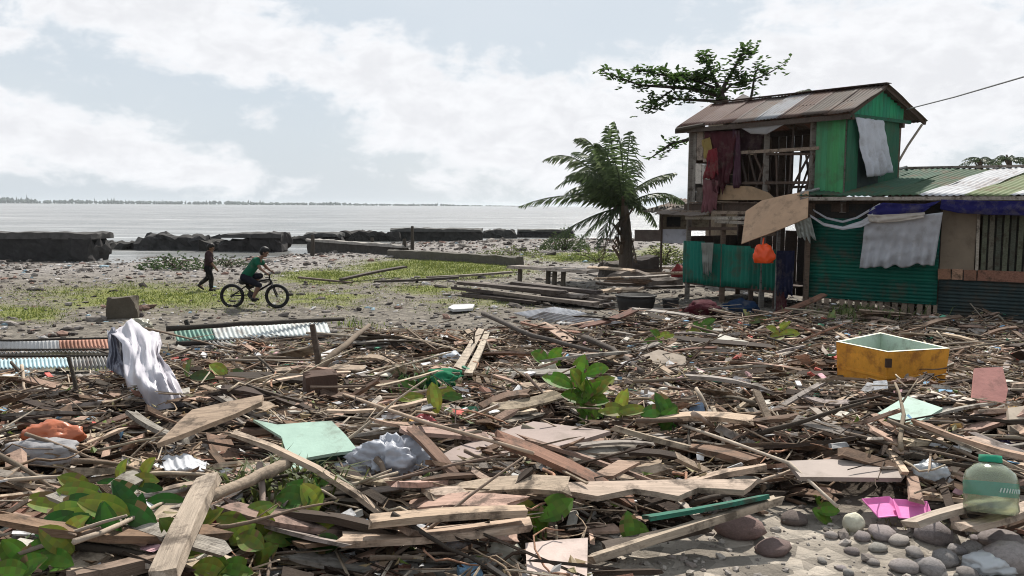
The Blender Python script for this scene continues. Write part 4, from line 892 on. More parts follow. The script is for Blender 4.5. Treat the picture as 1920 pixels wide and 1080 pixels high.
def outline(name, pix, z, th, col, label, cat, m=SHEET, tilt=(0, 0), up=None):
    """flat broken sheet whose outline is traced on a slightly tilted plane near height z"""
    cx = sum(p[0] for p in pix) / len(pix); cy = sum(p[1] for p in pix) / len(pix); c = zp(cx, cy, z)
    n = Vector((tilt[0], tilt[1], 1)).normalized(); pts = []
    for px, py in pix:
        v = ray(px, py); pts.append(CAMP + v * ((c - CAMP).dot(n) / v.dot(n)))
    return props(poly_slab(name, pts, th, m, col, up=n), label, cat)
def gz_(px, py, l=0.0): return G(px, py, l).z

# --- named planks and poles
plank(632, 1012, 1000, 982, .19, .03, (.42, .31, .23), .26, .30, 'wide pale plank under a shorter board in front of the pale panel', -.16, .03)
plank(692, 978, 990, 958, .13, .03, (.38, .28, .20), .33, .36, 'shorter pale board resting on the wide pale plank', -.12, .02)
plank(395, 893, 302, 1090, .095, .05, (.36, .29, .225), .32, .35, 'leaning bleached driftwood log crossing the long planks', .2, .05, .03, 'driftwood_log', 'log')
plank(352, 940, 110, 1078, .10, .035, (.40, .32, .24), .22, .18, 'pale split plank running under the bleached driftwood log', -.2, .06)
plank(385, 950, 150, 1090, .07, .03, (.30, .22, .16), .16, .16, 'darker split plank beside the pale split plank', -.1, .06)
pole([(540, 866), (470, 900), (385, 938)], .03, (.30, .235, .175), 'thick pale bamboo log resting on the bleached driftwood log', [.3, .3, .3], 'bamboo_log', 'log', WOOD)
plank(425, 1003, 130, 1088, .09, .05, (.20, .145, .11), .25, .25, 'brown squared beam crossing the foot of the driftwood log', .1)
plank(1210, 972, 1442, 930, .09, .02, (.03, .13, .09), .18, .24, 'dark green painted plank above the long pale pole', -.3, .03)
plank(1105, 1050, 1465, 935, .06, .035, (.36, .29, .22), .10, .22, 'long pale pole-like plank along the edge of bare ground', -.2, .04)
plank(1130, 1028, 1330, 985, .07, .03, (.09, .07, .055), .08, .12, 'dark plank under the long pale pole-like plank', .1)
pole([(645, 740), (800, 792), (1000, 850)], .013, (.36, .27, .20), 'long thin pale stick across the middle of the debris', [.22, .3, .3], 'long_stick')
pole([(1275, 795), (1480, 868), (1570, 950)], .011, (.42, .35, .28), 'long thin bleached stick bending towards the bare ground', [.22, .25, .12], 'long_stick')
pole([(905, 588), (1000, 630), (1130, 662)], .035, (.10, .085, .075), 'long dark pole leaning out of the debris behind the planks', [.45, .3, .2], 'long_pole', 'pole')
pole([(1095, 632), (1150, 655), (1205, 700)], .04, (.075, .06, .05), 'dark pole lying behind the seedling leaves', [.3, .28, .2], 'dark_pole', 'pole')
plank(852, 702, 903, 616, .10, .03, (.33, .27, .21), .2, .25, 'narrow plank pointing out to sea, one of a parallel pair', .1)
plank(878, 702, 914, 622, .08, .03, (.37, .31, .24), .2, .25, 'paler narrow plank of the parallel pair pointing out to sea', .1)
plank(1700, 985, 1880, 940, .08, .03, (.38, .31, .25), .16, .2, 'pale plank lying below the pink foam pieces', -.2)
plank(1800, 990, 1945, 945, .13, .03, (.36, .28, .22), .16, .2, 'wide tan plank under the large plastic bottle', -.25)
def upright(x0, y0, x1, y1, w, col, label, m=WOOD, name='upright_stick', cat='stick', round_=True):
    g0 = G(x0, y0); tp = at(x1, y1, g0.y)
    mb = MB().tube([g0 - Vector((0, 0, .15)), g0.lerp(tp, .5) + Vector((w * .2, 0, 0)), tp], [w * .55, w * .5, w * .42], 7)
    return props(mb.build(name, m, col), label, cat)
upright(600, 722, 585, 608, .075, (.085, .065, .052), 'dark upright stick standing in the debris behind the brown stump')
upright(150, 765, 128, 668, .035, (.06, .05, .04), 'thin dark stake leaning beside the corrugated sheets')
upright(352, 622, 348, 600, .09, (.02, .02, .02), 'short black stub standing behind the pale corrugated sheet', name='stub', cat='post')
pole([(572, 722), (630, 660), (692, 610)], .04, (.15, .115, .085), 'brown pole crossing behind the dark upright stick', [.1, .35, .45], 'crossing_pole', 'pole')
props(rough_block('wood_stump', G(603, 768) + Vector((0, .1, -.05)), (.27, .23, .36), .3, (.08, .05, .038), 55, .03, m=BARK), 'square dark brown stump in front of the upright stick', 'stump')
outline('white_board', [(548, 692), (585, 668), (636, 650), (642, 668), (600, 690), (570, 698)], gz_(595, 690) + .25, .02, (.55, .53, .53), 'white board scrap behind the dark upright stick', 'board', tilt=(.1, -.35))
b_ = G(233, 594); props(rough_block('concrete_block', b_, (.55, .45, .36), .3, (.09, .075, .055), 77, .05, m=STONE), 'brown square block on the grass behind the plastic sheet', 'block')

# --- named sheets
outline('wavy_board', [(790, 914), (900, 909), (1000, 906), (1130, 902), (1260, 899), (1420, 898), (1408, 910), (1395, 919), (1350, 916), (1310, 914), (1290, 922), (1272, 930), (1230, 922), (1190, 916), (1150, 924), (1120, 930), (1075, 922), (1040, 918), (1000, 926), (965, 934), (930, 922), (905, 918), (885, 926), (868, 934), (835, 928), (815, 928)], gz_(1100, 920) + .24, .03, (.40, .31, .245), 'long tan board with a scalloped front edge', 'board', WOOD, (0, -.12))
outline('brown_board', [(804, 867), (850, 840), (930, 812), (1000, 790), (1145, 808), (1100, 822), (1040, 838), (951, 848), (838, 869)], gz_(960, 850) + .25, .025, (.27, .205, .18), 'large flat mauve-brown board propped above a dark gap', 'board', SHEET, (.03, -.1))
gb = outline('mint_board', [(474, 786), (520, 796), (570, 792), (622, 789), (648, 815), (671, 844), (627, 849), (576, 858), (562, 884), (547, 880), (538, 850), (527, 818)], gz_(580, 880) + .30, .02, (.34, .47, .39), 'mint green board with a broken corner in the foreground debris', 'board', SHEET, (-.05, -.35))
fl = [zp(671, 845, gz_(580, 880) + .25), zp(576, 859, gz_(580, 880) + .25)]
poly_slab('folded_edge', [at(671, 846, fl[0].y), at(577, 860, fl[1].y), at(570, 886, fl[1].y + .02), at(648, 882, fl[0].y + .02)], .02, CLEAN, (.05, .10, .065), gb, up=Vector((0, -1, 0)))  # bent-down front coloured darker than the board to paint its shade
outline('split_board', [(493, 740), (490, 753), (440, 776), (400, 791), (345, 813), (293, 832), (318, 808), (335, 790), (360, 768), (430, 752)], gz_(400, 800) + .32, .03, (.34, .25, .18), 'tapering brown board propped beside the white plastic sheet', 'board', WOOD, (-.1, -.3))
outline('grey_brown_board', [(1475, 864), (1560, 861), (1640, 868), (1702, 880), (1690, 896), (1600, 895), (1500, 894)], gz_(1590, 890) + .14, .025, (.29, .235, .205), 'flat grey-brown board beside the long bleached stick', 'board', SHEET, (0, -.12))
outline('tan_slab', [(1195, 690), (1200, 668), (1235, 655), (1285, 668), (1288, 690), (1240, 700)], gz_(1240, 695) + .15, .05, (.28, .23, .185), 'broad tan slab behind the debris planks', 'slab', STONE, (0, -.25))
outline('mint_tile', [(1645, 775), (1700, 742), (1768, 765), (1712, 797)], gz_(1705, 790) + .24, .025, (.34, .46, .39), 'square mint green panel in front of the yellow box', 'panel', CLEAN, (0, -.2))
outline('pink_board', [(1828, 690), (1880, 688), (1890, 730), (1884, 760), (1850, 756), (1822, 752)], gz_(1855, 750) + .3, .03, (.50, .235, .20), 'salmon pink panel beside the yellow box', 'panel', CLEAN, (0, -.9))
outline('cream_board', [(1755, 742), (1800, 740), (1850, 760), (1868, 780), (1790, 780)], gz_(1810, 775) + .26, .02, (.50, .44, .37), 'cream panel lying between the mint and pink panels', 'panel', SHEET, (0, -.2))
outline('beige_slab', [(1890, 765), (1960, 755), (1960, 830), (1895, 815)], gz_(1925, 820) + .15, .04, (.45, .37, .29), 'beige slab below the pink panel', 'slab', SHEET, (0, -.6))
outline('tan_scrap', [(1100, 895), (1160, 862), (1200, 866), (1150, 892)], gz_(1150, 890) + .2, .02, (.36, .25, .185), 'tan board scrap behind the scalloped board', 'board', WOOD, (0, -.3))
outline('white_box_lid', [(1332, 650), (1350, 626), (1402, 640), (1400, 662), (1372, 655)], gz_(1370, 660) + .16, .12, (.48, .45, .38), 'cream box lid among scraps below the doorway', 'lid', SHEET, (0, -.4))
pa = G(1045, 1090, .12).y; pn = [at(985, 1018, pa + .32), at(1045, 1012, pa + .32), at(1102, 1008, pa + .31), at(1100, 1105, pa - .02), at(990, 1107, pa - .02)]
props(poly_slab('pale_board', pn, .02, SHEET, (.52, .41, .36), up=Vector((0, -1, .3))), 'pale pinkish upright panel at the foot of the debris', 'panel')
upright(1045, 1092, 1043, 985, .012, (.3, .26, .2), 'thin pale stake standing in front of the pale upright panel', name='stake')
for k in range(9):                                     # fan of laths
    plank(1000 + k * 9 + random.uniform(-10, 10), 868 - k * 4, 1225 + random.uniform(-25, 30), 808 + k * 3, random.uniform(.03, .06), .015, random.choice([CT, CP, CG, CB]), .10 + .02 * k, .14 + .015 * k, 'thin lath in the fanned bundle beside the mauve-brown board', random.uniform(-.4, .2), .04, name='lath', cat='lath', group='fanned laths')

# --- corrugated sheets on the grass
def tinsheet(c, lf_, waves, col, label, wamp=.013, **k):
    waves = int(waves * 1.6)
    P_ = [G(x, y, l) for (x, y), l in zip(c, lf_)]
    return props(corr('corrugated_sheet', P_, waves, col, None, wamp, .025, **k), label, 'tin sheet')
tinsheet([(-170, 656), (118, 655), (115, 637), (-165, 641)], [.10, .10, .22, .22], 24, (.50, .49, .48), 'white corrugated sheet at the back of the stack on the grass', seed=1.)
tinsheet([(112, 657), (215, 655), (208, 634), (110, 638)], [.12, .12, .24, .24], 9, (.36, .19, .14), 'rusty corrugated sheet beside the white ones', seed=2.)
tinsheet([(-170, 669), (205, 667), (200, 659), (-168, 661)], [.12, .12, .2, .2], 30, (.55, .55, .56), 'narrow white corrugated sheet in the middle of the stack', seed=3.)
tinsheet([(-165, 692), (132, 690), (128, 672), (-165, 675)], [.08, .08, .16, .16], 24, (.40, .52, .55), 'pale blue corrugated sheet at the front of the stack', seed=4.)
tinsheet([(128, 694), (232, 690), (222, 672), (126, 674)], [.05, .05, .15, .15], 9, (.32, .32, .31), 'grey crumpled corrugated sheet beside the pale blue one', seed=5., wamp=.03)
for y0, y1, l in ((639, 634, .26), (657, 655, .17), (669, 667, .17)):  # dark strips added as the shadow lines below raised sheet edges
    pole([(-150, y0), (20, y0 - 1), (205, y1)], .018, (.035, .03, .026), 'dark strip standing in for shadow along the stacked corrugated sheets', [l, l, l], 'shadow_strip', 'shadow_strip', WOOD, 'painted shadow strips between corrugated sheets')
tinsheet([(332, 640), (408, 636), (398, 614), (325, 619)], [.06, .08, .22, .2], 6, (.20, .36, .30), 'pale green corrugated sheet under a dark pole', seed=6.)
tinsheet([(405, 637), (620, 626), (612, 604), (396, 614)], [.08, .08, .22, .22], 16, (.52, .55, .54), 'long white corrugated sheet under a dark pole', seed=7.)
pole([(312, 616), (450, 608), (645, 598)], .04, (.045, .038, .032), 'dark pole lying along the back of the white corrugated sheet', [.27, .28, .25], 'dark_pole', 'pole')
pole([(330, 645), (460, 638), (622, 629)], .035, (.04, .034, .03), 'dark pole along the front of the white corrugated sheet', [.06, .06, .06], 'dark_pole', 'pole')
tinsheet([(400, 655), (520, 646), (500, 634), (390, 642)], [.03, .03, .08, .08], 9, (.26, .26, .25), 'grey corrugated sheet fallen in front of the white one', seed=8., wamp=.03)
# white crumpled roofing near the black tub
for c, l, col, lb in (([(985, 596), (1135, 610), (1170, 604), (1020, 584)], [.1, .12, .25, .28], (.58, .57, .58), 'white crumpled roofing sheet, topmost of the heap beside the black tub'),
                      ([(962, 588), (1030, 604), (1100, 588), (1040, 576)], [.15, .1, .34, .34], (.60, .60, .62), 'white bent roofing sheet at the raised end of the heap'),
                      ([(1040, 608), (1140, 614), (1178, 608), (1070, 598)], [.03, .03, .08, .08], (.5, .49, .48), 'flat white roofing sheet at the bottom of the heap')):
    tinsheet(c, l, 7, col, lb, wamp=.03, seed=random.uniform(1, 20))

# --- lumber stack and other mid-ground timber
ls = [((862, 530), (1060, 548), .30, .3), ((850, 540), (1080, 566), .16, .14), ((900, 532), (1100, 556), .30, .22), ((960, 530), (1125, 548), .34, .3), ((880, 545), (1130, 574), .08, .08), ((980, 540), (1140, 566), .2, .14), ((1000, 533), (1148, 560), .26, .2), ((870, 552), (1010, 568), .05, .05), ((930, 548), (1120, 570), .2, .2), ((1020, 552), (1145, 572), .12, .1)]
for k, (p0, p1, l0, l1) in enumerate(ls):
    plank(*p0, *p1, .24, .07, random.choice([(.09, .07, .06), (.16, .13, .11), (.26, .22, .19), (.07, .055, .05)]), l0, l1, 'long dark weathered plank in the lumber stack beyond the debris', random.uniform(-.1, .1), .06, name='lumber', group='lumber stack')
BN = thing('plank_bench', 'pale plank bench on short posts left of the palm', 'bench', G(1035, 530))
a_, b_ = G(962, 500, .45), G(1112, 509, .45)
ob('bench_top', plank_mesh((b_ - a_).length, .6, .08, 5, .03, .02, 7), (.33, .28, .24), BN, frame(a_, b_))
for x in (975, 1030, 1042, 1058):
    f_ = (x - 962) / 150; q = a_.lerp(b_, f_); MB().tube([(q.x, q.y, -.2), (q.x + .02, q.y, q.z - .03)], .07, 7).build('leg', BARK, (.11, .09, .07), BN)
plank(640, 524, 760, 500, .18, .06, (.07, .055, .045), .12, .3, 'dark board tipped up on the bright green grass'); plank(700, 528, 860, 520, .12, .06, (.06, .05, .042), .06, .12, 'dark pole-like board on the bright green grass')
plank(560, 520, 660, 530, .12, .05, (.12, .09, .07), .1, .05, 'brown board at the edge of the bright green grass'); plank(800, 520, 960, 510, .2, .06, (.2, .17, .14), .1, .15, 'pale grey board lying towards the plank bench')
outline('white_scrap', [(840, 576), (850, 571), (890, 570), (886, 578), (850, 580)], .1, .05, (.5, .5, .5), 'small white scrap on bare ground beyond the debris', 'scrap', SHEET)
for (x, y, sx, sy, sz, c, lb) in ((1150, 520, 1.0, .6, .5, (.10, .085, .075), 'dark broken hull piece at the palm foot'), (1205, 512, 1.1, .6, .6, (.06, .05, .045), 'black timber heap at the palm foot'), (1190, 535, 1.3, .5, .35, (.16, .13, .11), 'grey-brown timber block in front of the palm'), (1240, 540, .8, .5, .3, (.12, .1, .085), 'dark block between palm and green half wall')):
    g0 = G(x, y); rough_block('timber_block', g0 - Vector((0, 0, .05)), (sx, sy, sz), random.uniform(-.5, .5), c, x, .14, m=BARK, label=lb, cat='timber')
for k in range(12):
    x, y = random.uniform(1110, 1260), random.uniform(500, 560); plank(x - 40, y, x + 45, y + random.uniform(-8, 8), .14, .05, random.choice([CG, CB, CDK, CT]), random.uniform(.05, .5), random.uniform(.05, .5), 'broken plank heaped around the palm foot', random.uniform(-.4, .4), name='heaped_plank', group='planks around the palm foot')
def tub(px, py, rad, h, col, label, name, taper=.85):
    g0 = G(px, py) + Vector((0, rad * .8, -.03)); r_ = thing(name, label, name.split('_')[-1], g0)
    MB().lathe(g0, [(0, .01), (rad * taper, 0), (rad * taper * 1.02, h * .3), (rad * .97, h * .7), (rad, h), (rad * .93, h), (rad * taper * .9, .06), (0, .05)], 22).build('body', RUBBER, col, r_, True)
    MB().lathe(g0, [(rad * 1.0, h * .92), (rad * 1.06, h * .94), (rad * 1.06, h * 1.0), (rad * .98, h * 1.02)], 22).build('rim', RUBBER, [c * 1.5 for c in col], r_, True)
tub(1196, 594, .40, .44, (.018, .016, .015), 'wide black rubber tub in front of the lumber', 'rubber_tub'); tub(1259, 592, .17, .36, (.02, .018, .018), 'black bucket beside the wide rubber tub', 'black_bucket')
props(crumple('maroon_bundle', G(1318, 590), (.32, .2, .16), (.10, .02, .03), CLOTH, seed=9.), 'maroon cloth bundle under the green half wall', 'bundle')
props(crumple('blue_bundle', G(1385, 590), (.38, .25, .2), (.02, .045, .10), CLOTH, seed=12.), 'dark blue cloth bundle under the green half wall', 'bundle')
props(crumple('red_bundle', G(1272, 520), (.2, .2, .25), (.35, .08, .08), CLOTH, seed=14.), 'small red cloth bundle left of the green half wall', 'bundle')

# --- yellow fish box
zt = .74; rim = [zp(1567, 641, zt), zp(1665, 661, zt), zp(1782, 654, zt), zp(1650, 624, zt)]
cb_ = sum(rim, Vector()) / 4; bt = [cb_ + (q - cb_) * .93 - Vector((0, 0, .53)) for q in rim]; inn = [cb_ + (q - cb_) * .90 for q in rim]; inb = [cb_ + (q - cb_) * .82 - Vector((0, 0, .40)) for q in rim]
r = thing('fish_box', 'rusty yellow open-topped insulated box with a pale green inside', 'box', cb_ - Vector((0, 0, .4)))
def ring(a, b): return [(a + i, a + (i + 1) % 4, b + (i + 1) % 4, b + i) for i in range(4)]
YB = mat('box_yellow', (.64, .29, .035), var=.4, scale=4, dirt=.8, dirtcol=(.26, .10, .025), dscale=5, rough=.55, bump=.3)
def soft(o, w=.015):
    md = o.modifiers.new('edge', 'BEVEL'); md.width = w; md.segments = 2; return o
soft(MB().add(bt + rim, ring(0, 4) + [(3, 2, 1, 0)]).build('shell', YB, None, r)).modifiers.new('t', 'SOLIDIFY').thickness = .01
MB().add([q + Vector((0, 0, .006)) for q in rim] + [q + Vector((0, 0, .006)) for q in inn], ring(0, 4)).build('rim', CLEAN, (.62, .62, .50), r)
MB().add([q + Vector((0, 0, .005)) for q in inn] + inb, ring(0, 4) + [(4, 5, 6, 7)]).build('liner', SHEET, (.46, .55, .46), r)
lm = rim[1].lerp(bt[1], .2); MB().box(lm + Vector((.0, -.02, 0)), (.06, .03, .09)).build('latch', METAL, (.08, .06, .05), r)
for k, f_ in enumerate((.5,)):
    for i in (0, 1): MB().bar(rim[i].lerp(bt[i], f_) + Vector((0, -.012, 0)), rim[(i + 1) % 4].lerp(bt[(i + 1) % 4], f_) + Vector((0, -.012, 0)), .012, .025).build('rib', YB, None, r)

# --- big plastic bottle, teal label
gb = G(1858, 962, .2); r = thing('water_bottle', 'large clear plastic bottle with green cap and teal label', 'bottle', gb)
rot = Euler((R(-14), R(10), .3)).to_matrix()
BOT = mat('bottle_plastic', (.80, .88, .70), var=.05, bump=.35, bscale=14, rough=.12, trans=.9, spec=.5)
rb = .118
MB().lathe(gb, [(0, .0), (rb * .9, 0), (rb, .02), (rb, .04), (rb * .96, .055), (rb, .07), (rb, .15), (rb * .9, .19), (rb * .6, .222), (.042, .235), (.04, .25), (0, .25)], 28, rot).build('body', BOT, None, r, True)
solid(r.children[0], .003)
MB().lathe(gb, [(rb * 1.012, .08), (rb * 1.012, .145)], 28, rot).build('label_band', CLEAN, (.06, .42, .34), r, True)
MB().lathe(gb, [(.05, .238), (.052, .243), (.05, .272), (0, .275)], 18, rot).build('cap', CLEAN, (.02, .28, .16), r, True)
for k in range(10):
    pts = [gb + rot @ Vector((rb * 1.018 * math.cos(a_), rb * 1.018 * math.sin(a_), zz)) for a_, zz in [(4.2 + k * .12, .10), (4.26 + k * .12, .12)]]
    MB().bar(pts[0], pts[1], .003, .008).build('label_mark', CLEAN, (.5, .62, .55), r)

# --- bags, plastic, foam
def drape(name, pts, col, label, cat, m=PLASTIC, seed=1.0, amp=.05):
    """crumpled sheet lofted through rows of 3-D points"""
    rows = [[Vector(q) for q in rw_] for rw_ in pts]
    def sample(ps, u):
        s = u * (len(ps) - 1); i = min(int(s), len(ps) - 2); return ps[i].lerp(ps[i + 1], s - i)
    def fn(u, v):
        s = v * (len(rows) - 1); i = min(int(s), len(rows) - 2); p = sample(rows[i], u).lerp(sample(rows[i + 1], u), s - i)
        k = amp * (nz(u * 4 + seed, v * 4, seed) + .7 * (1 - 2 * abs(nz(u * 6, v * 2.6 + seed, 2))) + .22 * (.5 - 2 * abs(nz(u * 12, v * 7, seed + 4))) + .07 * nz(u * 25, v * 25, seed))
        return p + Vector((.25, -.8, .55)) * k
    return props(solid(MB().grid(fn, 40, 40).build(name, m, col, None, True), .003), label, cat)
d0 = G(290, 790).y
drape('plastic_sheet', [[at(205, 628, d0 + 2.1), at(250, 606, d0 + 2.2), at(300, 632, d0 + 2.0), at(305, 648, d0 + 1.7)], [at(232, 655, d0 + 1.5), at(262, 645, d0 + 1.3), at(290, 660, d0 + 1.1), at(300, 672, d0 + 1.0)],
      [at(236, 715, d0 + .9), at(262, 690, d0 + .5), at(298, 700, d0 + .4), at(325, 705, d0 + .5)], [at(246, 750, d0 + .6), at(275, 740, d0 + .2), at(318, 735, d0 + .1), at(345, 742, d0 + .3)], [at(275, 772, d0 + .5), at(300, 790, d0 + .1), at(330, 782, d0 + .1), at(358, 768, d0 + .3)]],
      (.58, .55, .59), 'long crumpled white plastic sheet draped down towards the split board', 'plastic sheet', seed=2.2, amp=.12)
drape('dark_plastic', [[at(202, 622, d0 + 2.0), at(215, 616, d0 + 2.0), at(228, 640, d0 + 1.9)], [at(205, 660, d0 + 1.6), at(222, 665, d0 + 1.5), at(240, 690, d0 + 1.3)], [at(200, 690, d0 + 1.4), at(215, 700, d0 + 1.3), at(236, 712, d0 + 1.1)]], (.16, .16, .2), 'dark grey fold of plastic behind the white plastic sheet', 'plastic sheet', seed=5.)
props(crumple('pale_bag', G(262, 618), (.2, .15, .12), (.42, .40, .32), seed=3.3, rough=.6, fr=2.4), 'cream crumpled bag behind the top of the plastic sheet', 'bag')
props(crumple('grey_bag', G(735, 895, .03), (.20, .15, .15), (.47, .48, .53), seed=7.7, sub=5, rough=.6, fr=2.2), 'crumpled grey-white plastic bag beside the mauve-brown board', 'bag')
props(crumple('grey_bag_tail', G(672, 893, .05), (.17, .1, .06), (.45, .46, .50), seed=8.8), 'flat grey plastic bag between the mint board and crumpled bag', 'bag')
drape('white_paper', [[G(302, 858, .2), G(345, 852, .22), G(388, 868, .2)], [G(310, 885, .2), G(350, 878, .22), G(385, 885, .2)], [G(325, 905, .12), G(345, 908, .12), G(372, 895, .15)]], (.56, .56, .58), 'crumpled white paper above the driftwood log', 'paper', seed=6., amp=.03)
props(crumple('orange_plastic', G(100, 830, .14), (.17, .1, .08), (.50, .15, .07), seed=10.5), 'orange-brown plastic scrap on a white rag', 'plastic')
props(crumple('white_rag', G(75, 862, .1), (.20, .12, .08), (.46, .45, .46), CLOTH, seed=11.5), 'white rag under the orange-brown plastic scrap', 'rag')
props(crumple('white_tub_scrap', G(930, 1052, .05), (.10, .08, .09), (.52, .50, .42), seed=13.5), 'crushed cream plastic tub behind the pale upright panel', 'tub')
props(crumple('foil_scrap', G(855, 1035, .1), (.10, .06, .04), (.4, .42, .46), seed=15.), 'grey plastic scrap under the wide pale plank', 'plastic')
props(crumple('white_bottom_bag', G(1858, 1070), (.11, .08, .05), (.55, .56, .57), seed=16.), 'white plastic bag lying among the grey stones', 'bag')
props(crumple('white_foam', G(1600, 992), (.055, .05, .055), (.58, .55, .43), STONE, seed=17., rough=.18), 'white foam cube at the edge of the bare ground', 'foam')
props(crumple('white_plastic_scrap', G(845, 680, .08), (.14, .1, .1), (.52, .56, .62), seed=18.), 'blue-white plastic scrap left of the parallel planks', 'plastic')
props(crumple('purple_net', G(1898, 868, .02), (.14, .12, .12), (.03, .018, .06), CLOTH, seed=19., rough=.6), 'dark purple net bundle behind the large plastic bottle', 'net')
props(crumple('green_net', G(832, 722, .1), (.22, .14, .1), (.03, .24, .12), CLOTH, seed=20.), 'green netting scrap in the tangled grass', 'net')
props(crumple('pale_lump', G(1025, 715, .05), (.14, .1, .12), (.5, .46, .36), seed=21.), 'cream crumpled plastic beside the green seedling', 'plastic')
props(crumple('white_plastic_wad', G(1745, 900, .05), (.10, .07, .07), (.5, .52, .54), seed=22.), 'white plastic wad above the pink foam pieces', 'plastic')
props(crumple('red_scrap', G(795, 815, .05), (.08, .06, .08), (.30, .05, .05), seed=23.), 'small red plastic scrap under the long thin stick', 'plastic')
props(crumple('red_can', G(412, 1005, .1), (.05, .05, .07), (.28, .02, .05), seed=24., rough=.2), 'dark red crushed can beside the yellow-green leaves', 'can')
bl = outline('blue_scrap', [(1278, 796), (1296, 760), (1318, 750), (1322, 772), (1312, 796)], gz_(1300, 795) + .12, .03, (.30, .42, .60), 'pale blue plastic scrap beside rounded green leaves', 'plastic', CLEAN, (0, -1.2))
def tubbox(name, pix_c, w, d, h, col, label, cat, lift=.05, rz=0.0):
    g0 = G(*pix_c, lift); rt = Matrix.Rotation(rz, 3, 'Z'); q = [(-1, -1), (1, -1), (1, 1), (-1, 1)]
    o_ = [g0 + rt @ Vector((a * w * .42, b * d * .42, 0)) for a, b in q]; t_ = [g0 + rt @ Vector((a * w * .5, b * d * .5, h)) for a, b in q]
    o = MB().add(o_ + t_, ring(0, 4) + [(3, 2, 1, 0)]).build(name, CLEAN, col); soft(o, .006); solid(o, .004)
    return props(o, label, cat)
tubbox('white_tray', (928, 792), .22, .14, .05, (.52, .55, .60), 'white plastic tray above the mauve-brown board', 'tray', .1)
pk = thing('pink_foam_tray', 'bright pink foam tray broken in two halves', 'foam tray', G(1680, 960))
for c, rz in ((G(1658, 950, .1), .25), (G(1712, 955, .1), -.2)):
    rt = Matrix.Rotation(rz, 3, 'Z') @ Matrix.Rotation(.35, 3, 'X'); w2, d2 = .085, .075
    o = MB().add([c + rt @ Vector(q) for q in ((-w2, -d2, 0), (w2, -d2, 0), (w2, d2, 0), (-w2, d2, 0), (-w2 * .75, -d2 * .7, -.02), (w2 * .75, -d2 * .7, -.02), (w2 * .75, d2 * .7, -.02), (-w2 * .75, d2 * .7, -.02))], ring(0, 4) + [(4, 5, 6, 7)]).build('half', CLEAN, (.72, .20, .46), pk); solid(o, .008); soft(o, .004)
rd = G(675, 1085, .03); r = MB().lathe(rd, [(.05, .0), (.14, .04), (.19, .075), (.195, .08), (.17, .07), (.0, .02)], 24).build('red_basin', CLEAN, (.22, .035, .02), None, True); props(r, 'dark red plastic basin under the debris', 'basin')

# --- stones on the bare ground and along the debris foot
rocks = [rock_mesh(k * 1.7 + .3) for k in range(8)]
def stone(px, py, w, h, col, label, group=None, k=None):
    g0 = G(px, py); s = g0.y / F * w / 2
    o = ob('stone', rocks[k if k is not None else random.randrange(8)], col, None, Matrix.Translation(g0 + Vector((0, s * .5, s * h * .45))) @ Matrix.Rotation(random.uniform(0, 6), 4, 'Z') @ Matrix.Diagonal((s, s * .85, s * h, 1)))
    return props(o, label, 'stone', group)
stone(1392, 1012, 96, .62, (.20, .135, .12), 'large reddish-brown rounded stone under the long pale plank')
stone(1455, 1042, 80, .45, (.15, .105, .095), 'dark reddish flat stone beside the large rounded one')
stone(1495, 985, 60, .5, (.12, .095, .085), 'dark stone behind the bare ground')
GS = (.27, .245, .225)
for k in range(8): stone(random.uniform(1520, 1935), random.uniform(985, 1085), random.uniform(10, 30), random.uniform(.5, .8), jit(GS, .6, 1.3), 'small grey cobble between the rounded stones below the bottle', 'small cobbles on bare ground')
for x, y, w in ((1660, 1012, 62), (1690, 1022, 48), (1650, 1035, 40), (1760, 1020, 75), (1800, 1040, 40), (1780, 1062, 60), (1845, 1005, 60), (1885, 1028, 85), (1910, 1000, 70), (1830, 1042, 50), (1720, 1045, 40), (1700, 1075, 60), (1620, 1015, 34), (1870, 985, 50), (1600, 1040, 30), (1750, 1078, 60), (1905, 1075, 110), (1560, 1010, 26), (1640, 1060, 30), (1580, 1070, 22), (1820, 1085, 50), (1930, 1048, 60)):
    stone(x, y, w, random.uniform(.45, .7), jit(GS, .65, 1.25), f"{'large' if w >= 60 else 'middling' if w >= 40 else 'small'} grey rounded stone on the bare ground below the bottle", f"{'large' if w >= 60 else 'middling' if w >= 40 else 'small'} grey stones on bare ground")
for x, y, w in ((20, 1015, 70), (60, 990, 40), (15, 950, 60), (45, 960, 35), (70, 1015, 30), (10, 985, 45), (90, 975, 30), (40, 930, 40)):
    stone(x, y, w, random.uniform(.5, .7), jit((.29, .27, .25)), 'pale stone at the foot of the debris beside dark green leaves', 'pale stones beside fallen leaves')

